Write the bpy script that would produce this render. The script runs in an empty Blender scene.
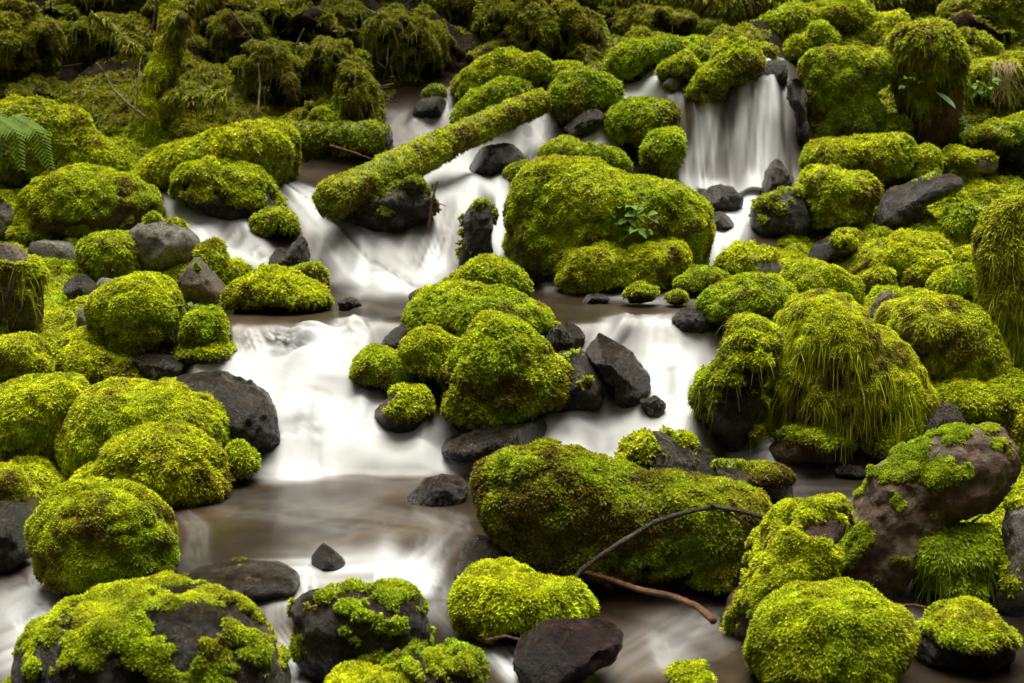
import bpy, bmesh, math
import numpy as np
from mathutils import Vector

RNG = np.random.default_rng(7)
SC = bpy.context.scene
COL = SC.collection
F, CX, CY = 1407.0, 512.0, 341.5
PITCH = 0.14
CAMZ = 1.6

# ------------------------------------------------------------------ noise
def _h(ix, iy, iz, seed):
    h = (ix.astype(np.uint32) * np.uint32(374761393) + iy.astype(np.uint32) * np.uint32(668265263)
         + iz.astype(np.uint32) * np.uint32(2246822519) + np.uint32(seed * 3266489917 & 0xffffffff))
    h = (h ^ (h >> np.uint32(13))) * np.uint32(1274126177)
    h = (h ^ (h >> np.uint32(16))) * np.uint32(2654435761)
    return ((h >> np.uint32(8)) & np.uint32(0xffff)).astype(np.float32) / 32767.5 - 1.0

def noise(P, seed=0):
    P = np.asarray(P, np.float32)
    fl = np.floor(P)
    t = P - fl
    t = t * t * (3 - 2 * t)
    i = fl.astype(np.int64) & 0xffffffff
    x0, y0, z0 = i[:, 0], i[:, 1], i[:, 2]
    m = 0xffffffff
    x1, y1, z1 = (x0 + 1) & m, (y0 + 1) & m, (z0 + 1) & m
    tx, ty, tz = t[:, 0], t[:, 1], t[:, 2]
    def L(a, b, w): return a + (b - a) * w
    return L(L(L(_h(x0, y0, z0, seed), _h(x1, y0, z0, seed), tx), L(_h(x0, y1, z0, seed), _h(x1, y1, z0, seed), tx), ty),
             L(L(_h(x0, y0, z1, seed), _h(x1, y0, z1, seed), tx), L(_h(x0, y1, z1, seed), _h(x1, y1, z1, seed), tx), ty), tz)

def fbm(P, seed=0, oct=4, gain=0.5):
    P = np.asarray(P, np.float32)
    a, s, tot = 1.0, 0.0, 0.0
    for o in range(oct):
        s = s + a * noise(P * (2.03 ** o) + 17.3 * o, seed + o)
        tot += a
        a *= gain
    return s / tot

def sstep(a, b, x):
    t = np.clip((x - a) / (b - a), 0, 1)
    return t * t * (3 - 2 * t)

def unit(v):
    return v / np.maximum(np.linalg.norm(v, axis=-1, keepdims=True), 1e-9)

# ------------------------------------------------------------------ land profile (depth along Y -> height)
YP = np.array([-14, -9, -5, -1, 2.0, 3.6, 4.35, 4.9, 5.3, 5.4, 5.6, 7.0, 7.2, 7.45, 7.8, 7.9, 9.5, 9.7, 10.1, 10.6, 11.1, 11.5, 11.75, 12.1, 12.5, 13.2, 14, 15, 16.5, 19, 23, 30, 45])
ZP = np.array([14.0, 9.5, 4.2, -.1, -.25, -.22, -.213, -.2, -.178, -.148, -.10, -.076, .065, .232, .48, .60, .615, .733, .95, 1.182, 1.32, 1.433, 1.637, 1.896, 2.07, 2.3, 2.64, 3.15, 4.0, 6.35, 11.9, 22, 36])  # the unseen slope behind the camera is raised to block low sky light
YW = np.array([9.5, 10.0, 10.7, 11.1, 11.25, 11.45, 11.65, 11.85, 11.95, 12.1, 12.8, 13.6])
ZW = np.array([.615, .85, 1.065, 1.20, 1.33, 1.60, 1.90, 2.12, 2.18, 2.23, 2.4, 2.47])
YW2 = np.concatenate([YP[YP < 9.5], YW, YP[YP > 13.6]])
ZW2 = np.concatenate([ZP[YP < 9.5], ZW, ZP[YP > 13.6]])

def _smooth(Y, Z, s=.07):
    g = np.arange(-14, 45, .02); z = np.interp(g, Y, Z)
    k = np.exp(-.5 * (np.arange(-20, 21) * .02 / s) ** 2); k /= k.sum()
    return g, np.convolve(np.pad(z, 20, mode='edge'), k, 'valid')
YP, ZP = _smooth(YP, ZP)
YW2, ZW2 = _smooth(YW2, ZW2)

def zprof(x, Y):
    a = np.interp(Y, YP, ZP)
    b = np.interp(Y, YW2, ZW2)
    w = 1 - sstep(.42, .85, np.abs(x - 1.83))
    z = a + (b - a) * w
    over = np.maximum(0, np.abs(x) - (0.37 * np.maximum(Y, 1.5) + .7))
    return z + .6 * over + .09 * over * over  # banks out of view steepen to shut out low sky light

CP, SP = math.cos(PITCH), math.sin(PITCH)
def raydir(u, v):
    x = (np.asarray(u, float) - CX) / F
    y = (CY - np.asarray(v, float)) / F
    return x, CP + y * SP, -SP + y * CP     # X, Y, Z

def W(u, v, D):
    x, y, z = raydir(u, v)
    t = D / y
    return np.stack([x * t, y * t, CAMZ + z * t], -1)

def project(P):
    x, y, z = P[..., 0], P[..., 1], P[..., 2] - CAMZ
    d = y * CP - z * SP
    h = y * SP + z * CP
    d = np.where(d > .05, d, np.nan)
    return CX + F * x / d, CY - F * h / d

def Dof(u, v):
    """depth at which the view ray of (u, v) meets the land profile"""
    u = np.atleast_1d(np.asarray(u, float)); v = np.atleast_1d(np.asarray(v, float))
    x, y, z = raydir(u, v)
    lo = np.full(u.shape, 3.0); hi = np.full(u.shape, 44.0); found = np.zeros(u.shape, bool)
    for Y in np.arange(3.0, 40, .04):
        t = Y / y
        hit = (~found) & (CAMZ + z * t <= zprof(x * t, Y))
        hi[hit] = Y; lo[hit] = Y - .04
        found |= hit
        if found.all(): break
    for _ in range(12):
        mid = (lo + hi) / 2; t = mid / y
        h = CAMZ + z * t <= zprof(x * t, mid)
        hi = np.where(h, mid, hi); lo = np.where(h, lo, mid)
    return (lo + hi) / 2

# ------------------------------------------------------------------ materials
def newmat(name):
    m = bpy.data.materials.new(name); m.use_nodes = True
    nt = m.node_tree
    for n in list(nt.nodes): nt.nodes.remove(n)
    out = nt.nodes.new('ShaderNodeOutputMaterial')
    return m, nt, out

def N(nt, typ, **kw):
    n = nt.nodes.new(typ)
    for k, v in kw.items():
        if k.startswith('i_'): n.inputs[k[2:].replace('_', ' ')].default_value = v
        else: setattr(n, k, v)
    return n

def ramp(nt, stops):
    n = nt.nodes.new('ShaderNodeValToRGB')
    e = n.color_ramp.elements
    while len(e) < len(stops): e.new(.5)
    for el, (p, c) in zip(e, stops):
        el.position = p; el.color = (*c, 1)
    return n

def rock_mat(name, cols, rough, bump=.8, scale=9, spec=.5):
    m, nt, out = newmat(name)
    geo = N(nt, 'ShaderNodeNewGeometry')
    n1 = N(nt, 'ShaderNodeTexNoise', i_Scale=scale, i_Detail=8.0, i_Roughness=.65)
    n2 = N(nt, 'ShaderNodeTexNoise', i_Scale=scale * 7, i_Detail=8.0, i_Roughness=.8)
    n3 = N(nt, 'ShaderNodeTexVoronoi', i_Scale=scale * 5)
    for n in (n1, n2, n3): nt.links.new(geo.outputs['Position'], n.inputs['Vector'])
    mx = N(nt, 'ShaderNodeMath', operation='MULTIPLY_ADD'); mx.inputs[1].default_value = .6
    nt.links.new(n2.outputs['Fac'], mx.inputs[0]); 
    sc = N(nt, 'ShaderNodeMath', operation='MULTIPLY'); sc.inputs[1].default_value = .45
    nt.links.new(n1.outputs['Fac'], sc.inputs[0]); nt.links.new(sc.outputs[0], mx.inputs[2])
    r = ramp(nt, [(.525 + (q - .5) * .34, c) for q, c in cols]); nt.links.new(mx.outputs[0], r.inputs[0])
    b = N(nt, 'ShaderNodeBsdfPrincipled', i_Roughness=rough)
    b.inputs['Specular IOR Level'].default_value = spec
    nt.links.new(r.outputs[0], b.inputs['Base Color'])
    rr = N(nt, 'ShaderNodeMapRange'); rr.inputs['To Min'].default_value = max(.05, rough - .18); rr.inputs['To Max'].default_value = min(1, rough + .22)
    nt.links.new(n1.outputs['Fac'], rr.inputs['Value']); nt.links.new(rr.outputs[0], b.inputs['Roughness'])
    ad = N(nt, 'ShaderNodeMath', operation='MULTIPLY_ADD'); ad.inputs[1].default_value = .1
    nt.links.new(n3.outputs['Distance'], ad.inputs[0]); nt.links.new(mx.outputs[0], ad.inputs[2])
    bp = N(nt, 'ShaderNodeBump', i_Strength=bump, i_Distance=.07)
    nt.links.new(ad.outputs[0], bp.inputs['Height']); nt.links.new(bp.outputs[0], b.inputs['Normal'])
    nt.links.new(b.outputs[0], out.inputs[0])
    return m

MAT = {
    'dry': rock_mat('grey_stone', [(.25, (.045, .042, .035)), (.5, (.13, .12, .10)), (.75, (.27, .26, .22))], .62),
    'wet': rock_mat('wet_basalt', [(.2, (.004, .003, .0015)), (.45, (.014, .010, .0055)), (.68, (.045, .033, .020)), (.95, (.19, .15, .10))], .23, spec=.5),
    'brown': rock_mat('brown_stone', [(.25, (.030, .022, .014)), (.5, (.085, .064, .040)), (.75, (.19, .15, .095))], .6),
    'red': rock_mat('rotten_wood', [(.25, (.020, .010, .006)), (.5, (.085, .037, .016)), (.75, (.17, .085, .035))], .6, scale=6),
    'redbrown': rock_mat('rusty_stone', [(.2, (.030, .014, .007)), (.42, (.105, .050, .024)), (.58, (.115, .085, .05)), (.8, (.20, .16, .10))], .6, scale=3.5),
    'darkwood': rock_mat('waterlogged_wood', [(.2, (.004, .002, .002)), (.5, (.014, .006, .005)), (.8, (.05, .020, .015))], .35, scale=6, spec=.3),
    'pale': rock_mat('pale_stone', [(.25, (.2, .19, .15)), (.5, (.33, .32, .27)), (.75, (.5, .48, .42))], .7),
    'soil': rock_mat('forest_soil', [(.25, (.006, .005, .003)), (.5, (.020, .015, .008)), (.75, (.065, .042, .020))], .9, scale=4, spec=.08),
    'bark': rock_mat('damp_bark', [(.25, (.025, .02, .010)), (.5, (.07, .055, .028)), (.75, (.14, .11, .06))], .8, scale=7),
    'twig': rock_mat('bleached_twig', [(.25, (.10, .08, .05)), (.5, (.26, .22, .15)), (.75, (.42, .36, .26))], .7, scale=20),
    'redtwig': rock_mat('red_twig', [(.25, (.05, .018, .006)), (.5, (.17, .065, .02)), (.75, (.28, .12, .045))], .5, scale=15),
    'darktwig': rock_mat('dark_branch', [(.25, (.02, .010, .008)), (.5, (.06, .032, .025)), (.75, (.15, .09, .07))], .5, scale=15),
}

def leaf_mat(name, attr=True, col=(.1, .2, .02), rough=.6, trans=.35, var=.5):
    m, nt, out = newmat(name)
    if attr:
        a = N(nt, 'ShaderNodeAttribute', attribute_name='col')
        csock = a.outputs['Color']
    else:
        a = N(nt, 'ShaderNodeRGB'); a.outputs[0].default_value = (*col, 1); csock = a.outputs[0]
    geo = N(nt, 'ShaderNodeNewGeometry')
    no = N(nt, 'ShaderNodeTexNoise', i_Scale=14.0, i_Detail=3.0)
    nt.links.new(geo.outputs['Position'], no.inputs['Vector'])
    mr = N(nt, 'ShaderNodeMapRange'); mr.inputs['From Min'].default_value = .25; mr.inputs['From Max'].default_value = .75
    mr.inputs['To Min'].default_value = 1 - var; mr.inputs['To Max'].default_value = 1 + var
    nt.links.new(no.outputs['Fac'], mr.inputs['Value'])
    mul = N(nt, 'ShaderNodeVectorMath', operation='SCALE')
    nt.links.new(csock, mul.inputs[0]); nt.links.new(mr.outputs[0], mul.inputs['Scale'])
    b = N(nt, 'ShaderNodeBsdfPrincipled', i_Roughness=rough)
    b.inputs['Specular IOR Level'].default_value = .25
    nt.links.new(mul.outputs[0], b.inputs['Base Color'])
    t = N(nt, 'ShaderNodeBsdfTranslucent'); nt.links.new(mul.outputs[0], t.inputs['Color'])
    mx = N(nt, 'ShaderNodeMixShader'); mx.inputs[0].default_value = trans
    nt.links.new(b.outputs[0], mx.inputs[1]); nt.links.new(t.outputs[0], mx.inputs[2])
    nt.links.new(mx.outputs[0], out.inputs[0])
    return m

MOSS = leaf_mat('moss')
FERN = leaf_mat('fern_frond', False, (.105, .185, .007), .7, .3, .3)
HERB = leaf_mat('broad_leaf', False, (.13, .24, .006), .65, .3, .3)
PALELEAF = leaf_mat('pale_leaf', False, (.11, .20, .075), .45, .3, .2)
STRAW = leaf_mat('dry_grass', False, (.36, .30, .15), .6, .3, .3)

# ------------------------------------------------------------------ mesh helpers
def link(name, V, Fq, mat, parent=None, origin=None, col=None, smooth=True):
    """V (n,3) world, Fq list of int arrays (each (k,3) or (k,4)) -> ONE object whose origin is `origin` (world)"""
    V = np.asarray(V, np.float32)
    o = np.zeros(3, np.float32) if origin is None else np.asarray(origin, np.float32)
    me = bpy.data.meshes.new(name)
    Fq = [np.asarray(f, np.int32) for f in Fq if len(f)]
    nl = sum(f.size for f in Fq); nf = sum(len(f) for f in Fq)
    me.vertices.add(len(V)); me.vertices.foreach_set('co', (V - o).ravel())
    me.loops.add(nl); me.loops.foreach_set('vertex_index', np.concatenate([f.ravel() for f in Fq]))
    tot = np.concatenate([np.full(len(f), f.shape[1], np.int32) for f in Fq])
    st = np.concatenate([[0], np.cumsum(tot)[:-1]]).astype(np.int32)
    me.polygons.add(nf); me.polygons.foreach_set('loop_start', st)
    try: me.polygons.foreach_set('loop_total', tot)
    except Exception: pass
    me.polygons.foreach_set('use_smooth', np.full(nf, smooth))
    if col is not None:
        a = me.attributes.new('col', 'FLOAT_COLOR', 'POINT')
        c = np.ones((len(V), 4), np.float32); c[:, :3] = col
        a.data.foreach_set('color', c.ravel())
    me.update(calc_edges=True)
    me.materials.append(mat)
    ob = bpy.data.objects.new(name, me)
    COL.objects.link(ob)
    if parent is not None:
        ob.parent = parent
        ob.location = Vector(o) - wloc(parent)
    else:
        ob.location = o
    return ob

def wloc(o):
    return o.location + (wloc(o.parent) if o.parent else Vector((0, 0, 0)))

def tag(o, label=None, cat=None, group=None, kind=None):
    if label: o['label'] = label
    if cat: o['category'] = cat
    if group: o['group'] = group
    if kind: o['kind'] = kind
    return o

_ico = {}
def ico(s):
    if s not in _ico:
        bm = bmesh.new(); bmesh.ops.create_icosphere(bm, subdivisions=s, radius=1)
        V = np.array([v.co[:] for v in bm.verts]); Fc = np.array([[v.index for v in f.verts] for f in bm.faces])
        bm.free(); _ico[s] = (V, Fc)
    return _ico[s]

def vnormals(V, Fc):
    n = np.zeros_like(V)
    fn = np.cross(V[Fc[:, 1]] - V[Fc[:, 0]], V[Fc[:, 2]] - V[Fc[:, 0]])
    for k in range(Fc.shape[1]):
        for c in range(3): n[:, c] += np.bincount(Fc[:, k], fn[:, c], len(V))
    return unit(n)

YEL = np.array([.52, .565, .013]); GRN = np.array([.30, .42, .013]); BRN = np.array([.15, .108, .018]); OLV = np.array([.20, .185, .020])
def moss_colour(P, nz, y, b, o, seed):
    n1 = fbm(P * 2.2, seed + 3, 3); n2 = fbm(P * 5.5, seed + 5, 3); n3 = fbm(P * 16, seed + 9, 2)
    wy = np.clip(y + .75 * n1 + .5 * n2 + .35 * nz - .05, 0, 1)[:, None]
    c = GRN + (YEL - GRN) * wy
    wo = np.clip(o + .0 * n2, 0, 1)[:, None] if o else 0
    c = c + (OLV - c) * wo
    wb = np.clip((b - .22) + 1.5 * n2 + .8 * n3 - .62 * nz, 0, .92)[:, None]  # old brown moss in patches, plus side shade painted in on steep faces
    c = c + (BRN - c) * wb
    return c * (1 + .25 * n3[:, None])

def leaves(p, g, s, K, rs, col, width=.42, droop=.15, spread=.95, nn=None):
    """K leaf kites round every base point p with growth direction g; returns V, F, col"""
    n = len(p)
    p = np.repeat(p, K, 0); g = np.repeat(g, K, 0); s = np.repeat(s, K) ; col = np.repeat(col, K, 0)
    m = n * K
    d = unit(g + spread * unit(rs.normal(size=(m, 3))))
    L = (s * rs.uniform(.6, 1.35, m))[:, None]
    fx = unit(rs.normal(size=(m, 3)))
    if nn is not None: fx = fx * .75 + np.repeat(nn, K, 0) + np.array([0, 0, .3])
    sd = unit(np.cross(d, fx)) * L * width * .5
    a = p - d * L * .15
    mid = p + d * L * .45
    tip = p + d * L; tip[:, 2] -= droop * L[:, 0]
    V = np.stack([a, mid + sd, tip, mid - sd], 1).reshape(-1, 3)
    Fq = np.arange(4 * m).reshape(-1, 4)
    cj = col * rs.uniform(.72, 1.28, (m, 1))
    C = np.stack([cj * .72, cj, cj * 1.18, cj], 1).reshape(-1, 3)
    return V, Fq, C

def scatter(V, Fc, wgt, count, rs):
    tri = Fc if Fc.shape[1] == 3 else np.concatenate([Fc[:, [0, 1, 2]], Fc[:, [0, 2, 3]]])
    w = wgt if Fc.shape[1] == 3 else np.concatenate([wgt, wgt])
    ar = .5 * np.linalg.norm(np.cross(V[tri[:, 1]] - V[tri[:, 0]], V[tri[:, 2]] - V[tri[:, 0]]), axis=1) * w
    tot = ar.sum()
    if tot <= 0: return None
    cs = np.cumsum(ar) / tot
    f = np.searchsorted(cs, rs.uniform(0, 1, count)).clip(0, len(tri) - 1)
    r1 = np.sqrt(rs.uniform(0, 1, count)); r2 = rs.uniform(0, 1, count)
    bc = np.stack([1 - r1, r1 * (1 - r2), r1 * r2], 1)
    return tri[f], bc

EYE = np.array([0, 0, CAMZ])
NSPRIG = [0]
def moss_on(V, Fc, m, D, seed, y=.5, b=.3, o=0, thick=.03, shag=0, dens=1.0, size=1.0, zmin=None, col_scale=1.0, strands=0, slen=(.04, .15)):
    """moss shell + sprigs on the part of a surface where m (0..1 per vertex) is over 0; returns V, faces, col"""
    rs = np.random.default_rng(seed)
    n = vnormals(V, Fc)
    lump = fbm(V * 4, seed + 12, 2) * .8 + fbm(V * 8, seed + 11, 3) * 1.0 + fbm(V * 20, seed + 13, 2) * .8
    sm = sstep(0, .35, m)
    off = sm * (thick * (1 + .9 * lump)) - .015 * (1 - sm)
    S = V + n * off[:, None]
    keep = (m[Fc].max(1) > 0.0)
    Fk = Fc[keep]
    if not len(Fk): return None
    used = np.unique(Fk); remap = np.full(len(V), -1); remap[used] = np.arange(len(used))
    S = S[used]; Fk = remap[Fk]; ms = sm[used]
    ns = vnormals(S, Fk)
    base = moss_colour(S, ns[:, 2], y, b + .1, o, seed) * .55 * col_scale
    # sprigs
    fc = S[Fk].mean(1); fn = ns[Fk].mean(1)
    face = np.einsum('ij,ij->i', unit(EYE - fc), fn)
    wv = sstep(-.45, .05, face) * .9 + .1
    pu, pv = project(fc)
    inside = (pu > -60) & (pu < 1084) & (pv > -60) & (pv < 743)
    wv = wv * np.where(inside, 1, .12)
    wv = wv * ms[Fk].mean(1)
    ar = .5 * np.linalg.norm(np.cross(S[Fk[:, 1]] - S[Fk[:, 0]], S[Fk[:, 2]] - S[Fk[:, 0]]), axis=1)
    px = (ar * wv).sum() * (F / D) ** 2
    cnt = int(min(60000, dens * px / 4.2 / size ** 1.7))
    VV, FF, CC = [S], [Fk], [base]
    if cnt > 3:
        idx, bc = scatter(S, Fk, wv, cnt, rs)
        p = (S[idx] * bc[..., None]).sum(1); nn = unit((ns[idx] * bc[..., None]).sum(1))
        s = np.full(cnt, (.0062 + .0019 * D) * size) * (1 + .35 * fbm(p * 6, seed + 21, 2))
        steep = np.clip(1 - nn[:, 2], 0, 1.4)
        g = nn * .85 + np.array([0, 0, .15])
        g[:, 2] -= steep * (.35 + 1.0 * shag)
        g = unit(g)
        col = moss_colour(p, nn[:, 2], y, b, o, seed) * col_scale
        ln = s * (1 + shag * steep * .8)
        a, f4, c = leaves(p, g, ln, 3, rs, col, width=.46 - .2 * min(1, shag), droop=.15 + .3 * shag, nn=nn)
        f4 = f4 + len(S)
        VV.append(a); FF.append(f4); CC.append(c); NSPRIG[0] += cnt
        if strands:
            k = int(cnt * strands)
            sel = rs.choice(cnt, k, p=(steep + .01) / (steep + .01).sum())
            a2, f2, c2 = strand_geo(p[sel], nn[sel], D, rs, col[sel], *slen)
            VV.append(a2); FF.append(f2 + len(S) + len(a)); CC.append(c2)
    return np.concatenate(VV), FF, np.concatenate(CC)

def strand_geo(p, nn, D, rs, col, lo=.04, hi=.15):
    """thin hanging threads: two quads each"""
    k = len(p)
    L = rs.uniform(lo, hi, k)[:, None]; w = (.0016 * D * .36)
    sd = unit(np.cross(nn, np.array([0, 0, 1.0])) + .3 * rs.normal(size=(k, 3))) * w * .5
    d = np.array([0, 0, -1.0]) + .22 * rs.normal(size=(k, 3)) + nn * .25
    q0 = p + nn * .01; q1 = q0 + d * L * .5; q2 = q0 + d * L * .85 + np.array([0, 0, -.2]) * L
    V = np.stack([q0 - sd, q0 + sd, q1 + sd, q1 - sd, q2], 1).reshape(-1, 3)
    b5 = np.arange(k)[:, None] * 5
    Fq = np.concatenate([b5 + np.array([0, 1, 2, 3])], 0)
    # closing kite: 3,2,4 as a degenerate-free quad is not possible, so repeat as thin quad
    V2 = np.stack([q1 + sd, q2 + sd * .25, q2 - sd * .25, q1 - sd], 1).reshape(-1, 3)
    F2 = np.arange(4 * k).reshape(-1, 4) + len(V)
    c = np.repeat(col * rs.uniform(.7, 1.2, (k, 1)), 5, 0); c2 = np.repeat(col * rs.uniform(.7, 1.2, (k, 1)), 4, 0)
    return np.concatenate([V, V2]), np.concatenate([Fq, F2]), np.concatenate([c, c2])

# ------------------------------------------------------------------ boulders
PAN = dict(A=(0, 0), B=(340, 0), C=(674, 0), D=(0, 225), E=(340, 225), F=(674, 225), G=(0, 450), H=(340, 450), I=(674, 450), P=None)
SEED = [100]
def pts_of(panel, s):
    a = np.array([[float(t) for t in q.split(',')] for q in s.split()])
    if panel == 'P': return a
    return a * (350 / 1024) + np.array(PAN[panel])

def outline_radius(P, nth=180, smooth=4):
    """radius of a polygon seen from its own middle, per angle"""
    A = P; B = np.roll(P, -1, 0)
    th = np.arange(nth) / nth * 2 * np.pi
    dx, dz = np.cos(th)[:, None], np.sin(th)[:, None]
    ex, ez = (B - A)[:, 0], (B - A)[:, 1]
    den = dx * ez - dz * ex
    den = np.where(np.abs(den) < 1e-9, 1e-9, den)
    t = (A[:, 0] * ez - A[:, 1] * ex) / den
    q = (A[:, 0] * dz - A[:, 1] * dx) / den
    t = np.where((t > 0) & (q >= -1e-6) & (q <= 1 + 1e-6), t, 0)
    r = t.max(1)
    med = np.median(r[r > 0]); r[r == 0] = med
    hs = int(3 * smooth)
    k = np.exp(-.5 * (np.arange(-hs, hs + 1) / smooth) ** 2); k /= k.sum()
    e = np.concatenate([r[-hs:], r, r[:hs]])
    return np.convolve(e, k, 'valid')

def poly_centroid(P):
    x, y = P[:, 0], P[:, 1]; x1, y1 = np.roll(x, -1), np.roll(y, -1)
    c = x * y1 - x1 * y; a = c.sum() / 2
    return np.array([((x + x1) * c).sum() / (6 * a), ((y + y1) * c).sum() / (6 * a)])

def rock(panel, s, label, mat='wet', cover=1.0, y=.5, b=.3, o=0, vb=None, kd=.55, dk=.85, thick=None, shag=0, ang=0, ext=.3,
         mdir=None, mk=.6, wet=True, name=None, cat=None, dens=1.0, size=1.0, rough=.10, smooth=2.5, dadd=0, strands=0, group=None, col_scale=1.0, mlabel=None, patch=.9, pf=9, slen=(.04, .15)):
    SEED[0] += 37
    sd = SEED[0]; rs = np.random.default_rng(sd)
    size = size * rs.uniform(.7, 1.05); y = y + rs.uniform(-.1, .1); b = b + rs.uniform(-.06, .16)
    P = pts_of(panel, s)
    c = poly_centroid(P)
    if vb is None: vb = P[:, 1].max()
    D0 = float(Dof(c[0], vb)[0])
    sc = D0 / F
    hw = np.ptp(P[:, 0]) / 2 * sc; hh = np.ptp(P[:, 1]) / 2 * sc
    dd = dk * min((hw + hh) * .5 * 1.1, hw * 1.1)
    D = D0 + kd * dd + dadd
    Wp = W(P[:, 0], P[:, 1], D); C = W(c[0], c[1], D)
    Q = np.stack([Wp[:, 0] - C[0], Wp[:, 2] - C[2]], 1)
    r = outline_radius(Q, smooth=smooth)
    npx = (hw + hh) * F / D
    sub = 7 if npx > 170 else 6 if npx > 70 else 5 if npx > 24 else 4
    U, Fc = ico(sub)
    th = np.arctan2(U[:, 2], U[:, 0]) % (2 * np.pi)
    rr = np.interp(th / (2 * np.pi) * len(r), np.arange(len(r) + 1), np.append(r, r[0]))
    th_ = thick if thick is not None else min(.035, .02 + .05 * (hw + hh) / 2)
    if cover > 0:
        rr = np.maximum(rr * .6, rr - min(1, cover + .1) * (th_ * .9 + (.0095 + .0019 * D) * size * .55))
    sxy = np.sqrt(U[:, 0] ** 2 + U[:, 2] ** 2)
    sxy = sxy ** .82
    V = np.stack([np.cos(th) * rr * sxy, dd * np.sign(U[:, 1]) * np.abs(U[:, 1]) ** .85, np.sin(th) * rr * sxy], 1)
    V[:, 2] = np.where(V[:, 2] < 0, V[:, 2] * (1 + ext), V[:, 2])
    R = (hw + hh) / 2
    if cover < .3:
        rough = rough * 1.5; ang = ang or 3
    # an uneven shape in depth as well
    V[:, 1] += .16 * dd * noise(V / R * 1.1 + sd, sd)
    nn = vnormals(V, Fc)
    V = V + nn * (R * rough * (fbm(V / R * 1.7 + sd * 3.1, sd + 1, 4) * 1.3 + .5 * fbm(V / R * 5 + sd, sd + 2, 4)))[:, None]
    if ang:
        for _ in range(ang):
            n = unit(rs.normal(size=3)); n[2] = abs(n[2]) * .8
            n = unit(n); d = V @ n; h = np.quantile(d, rs.uniform(.84, .95))
            V = V - n * (np.maximum(0, d - h) * .88)[:, None]
    V = V + C
    zw = float(W(c[0], vb, D0)[2])
    base = np.array([C[0], C[1], V[:, 2].min()])
    nm = name or ('mossy_boulder' if cover > .25 else 'boulder')
    ob = link(nm, V, [Fc], MAT[mat], None, base)
    tag(ob, label, cat or 'boulder', group)
    if cover > 0:
        n = vnormals(V, Fc)
        # noise warped normal so the moss line wanders
        sc_ = n[:, 2] * .62 + 1.0 * fbm(V / max(R, .12) * 1.3 + sd * 1.7, sd + 4, 3) + patch * fbm(V * pf, sd + 6, 3)
        m = sc_ + (cover * 2.2 - 1.3)
        if mdir is not None: m = m + mk * (n[:, 0] * mdir[0] + n[:, 2] * mdir[1] + (0 if len(mdir) < 3 else n[:, 1] * mdir[2]))
        if wet: m = m - 2.0 * sstep(.10, -.02, V[:, 2] - zw + .05 * fbm(V * 6, sd, 2))
        res = moss_on(V, Fc, np.clip(m, -1, 1), D, sd, y, b, o, th_, shag, dens, size, strands=strands, col_scale=col_scale, slen=slen)
        if res is not None:
            a, f, cc = res
            mo = link('moss', a, f, MOSS, ob, base, cc)
            if mlabel: mo['label'] = mlabel
    return ob, D, dd

# ------------------------------------------------------------------ round things along a line
def resample(pts, rad, n):
    pts = np.asarray(pts, float); rad = np.asarray(rad, float)
    t = np.concatenate([[0], np.cumsum(np.linalg.norm(np.diff(pts, axis=0), axis=1))]); t /= t[-1]
    T = np.linspace(0, 1, n)
    # smooth through the points (Catmull-Rom via dense linear + blur)
    P = np.stack([np.interp(T, t, pts[:, k]) for k in range(3)], 1)
    R = np.interp(T, t, rad)
    k = max(1, n // (len(pts) * 3))
    if len(pts) > 2 and k > 1:
        ker = np.ones(k) / k
        pad = lambda a: np.concatenate([2 * a[0] - a[k:0:-1], a, 2 * a[-1] - a[-2:-k - 2:-1]])
        for j in range(3): P[:, j] = np.convolve(pad(P[:, j]), ker, 'same')[k:-k]
        R = np.convolve(np.concatenate([np.full(k, R[0]), R, np.full(k, R[-1])]), ker, 'same')[k:-k]
    return P, R

def tube(pts, rad, n=40, sides=12, amp=.08, seed=0, caps=True, nscale=1.2):
    P, R = resample(pts, rad, n)
    T = unit(np.gradient(P, axis=0))
    ref = np.array([0.0, 0, 1]) if abs(T[0][2]) < .9 else np.array([0.0, 1, 0])
    a = unit(np.cross(T, ref)); b = np.cross(a, T)
    th = np.arange(sides) / sides * 2 * np.pi
    ring = a[:, None, :] * np.cos(th)[None, :, None] + b[:, None, :] * np.sin(th)[None, :, None]
    V = P[:, None, :] + ring * R[:, None, None]
    flat = V.reshape(-1, 3)
    rm = R.mean()
    d = fbm(flat / rm * nscale * .5 + seed, seed, 3) * amp + amp * .5 * fbm(flat / rm * 2.2 + seed, seed + 1, 2)
    flat = flat + ring.reshape(-1, 3) * (d * np.repeat(R, sides))[:, None]
    i = np.arange(n - 1)[:, None] * sides; j = np.arange(sides)[None, :]; j1 = (j + 1) % sides
    Fq = np.stack([i + j, i + j1, i + sides + j1, i + sides + j], -1).reshape(-1, 4)
    Fq = Fq[:, ::-1]
    V = flat; F3 = []
    if caps:
        c0, c1 = len(V), len(V) + 1
        V = np.concatenate([V, P[:1] - T[:1] * R[0] * .25, P[-1:] + T[-1:] * R[-1] * .35])
        q = np.arange(sides); q1 = (q + 1) % sides; L = (n - 1) * sides
        F3 = np.concatenate([np.stack([np.full(sides, c0), q, q1], 1)[:, ::-1] * 1, np.stack([np.full(sides, c1), L + q1, L + q], 1)[:, ::-1] * 1])
        F3 = F3[:, ::-1]
        # orient outwards
    n_ = vnormals(V[:n * sides], Fq); 
    if np.einsum('ij,ij->i', n_, ring.reshape(-1, 3)).mean() < 0:
        Fq = Fq[:, ::-1]
    return V, Fq, F3

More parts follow.
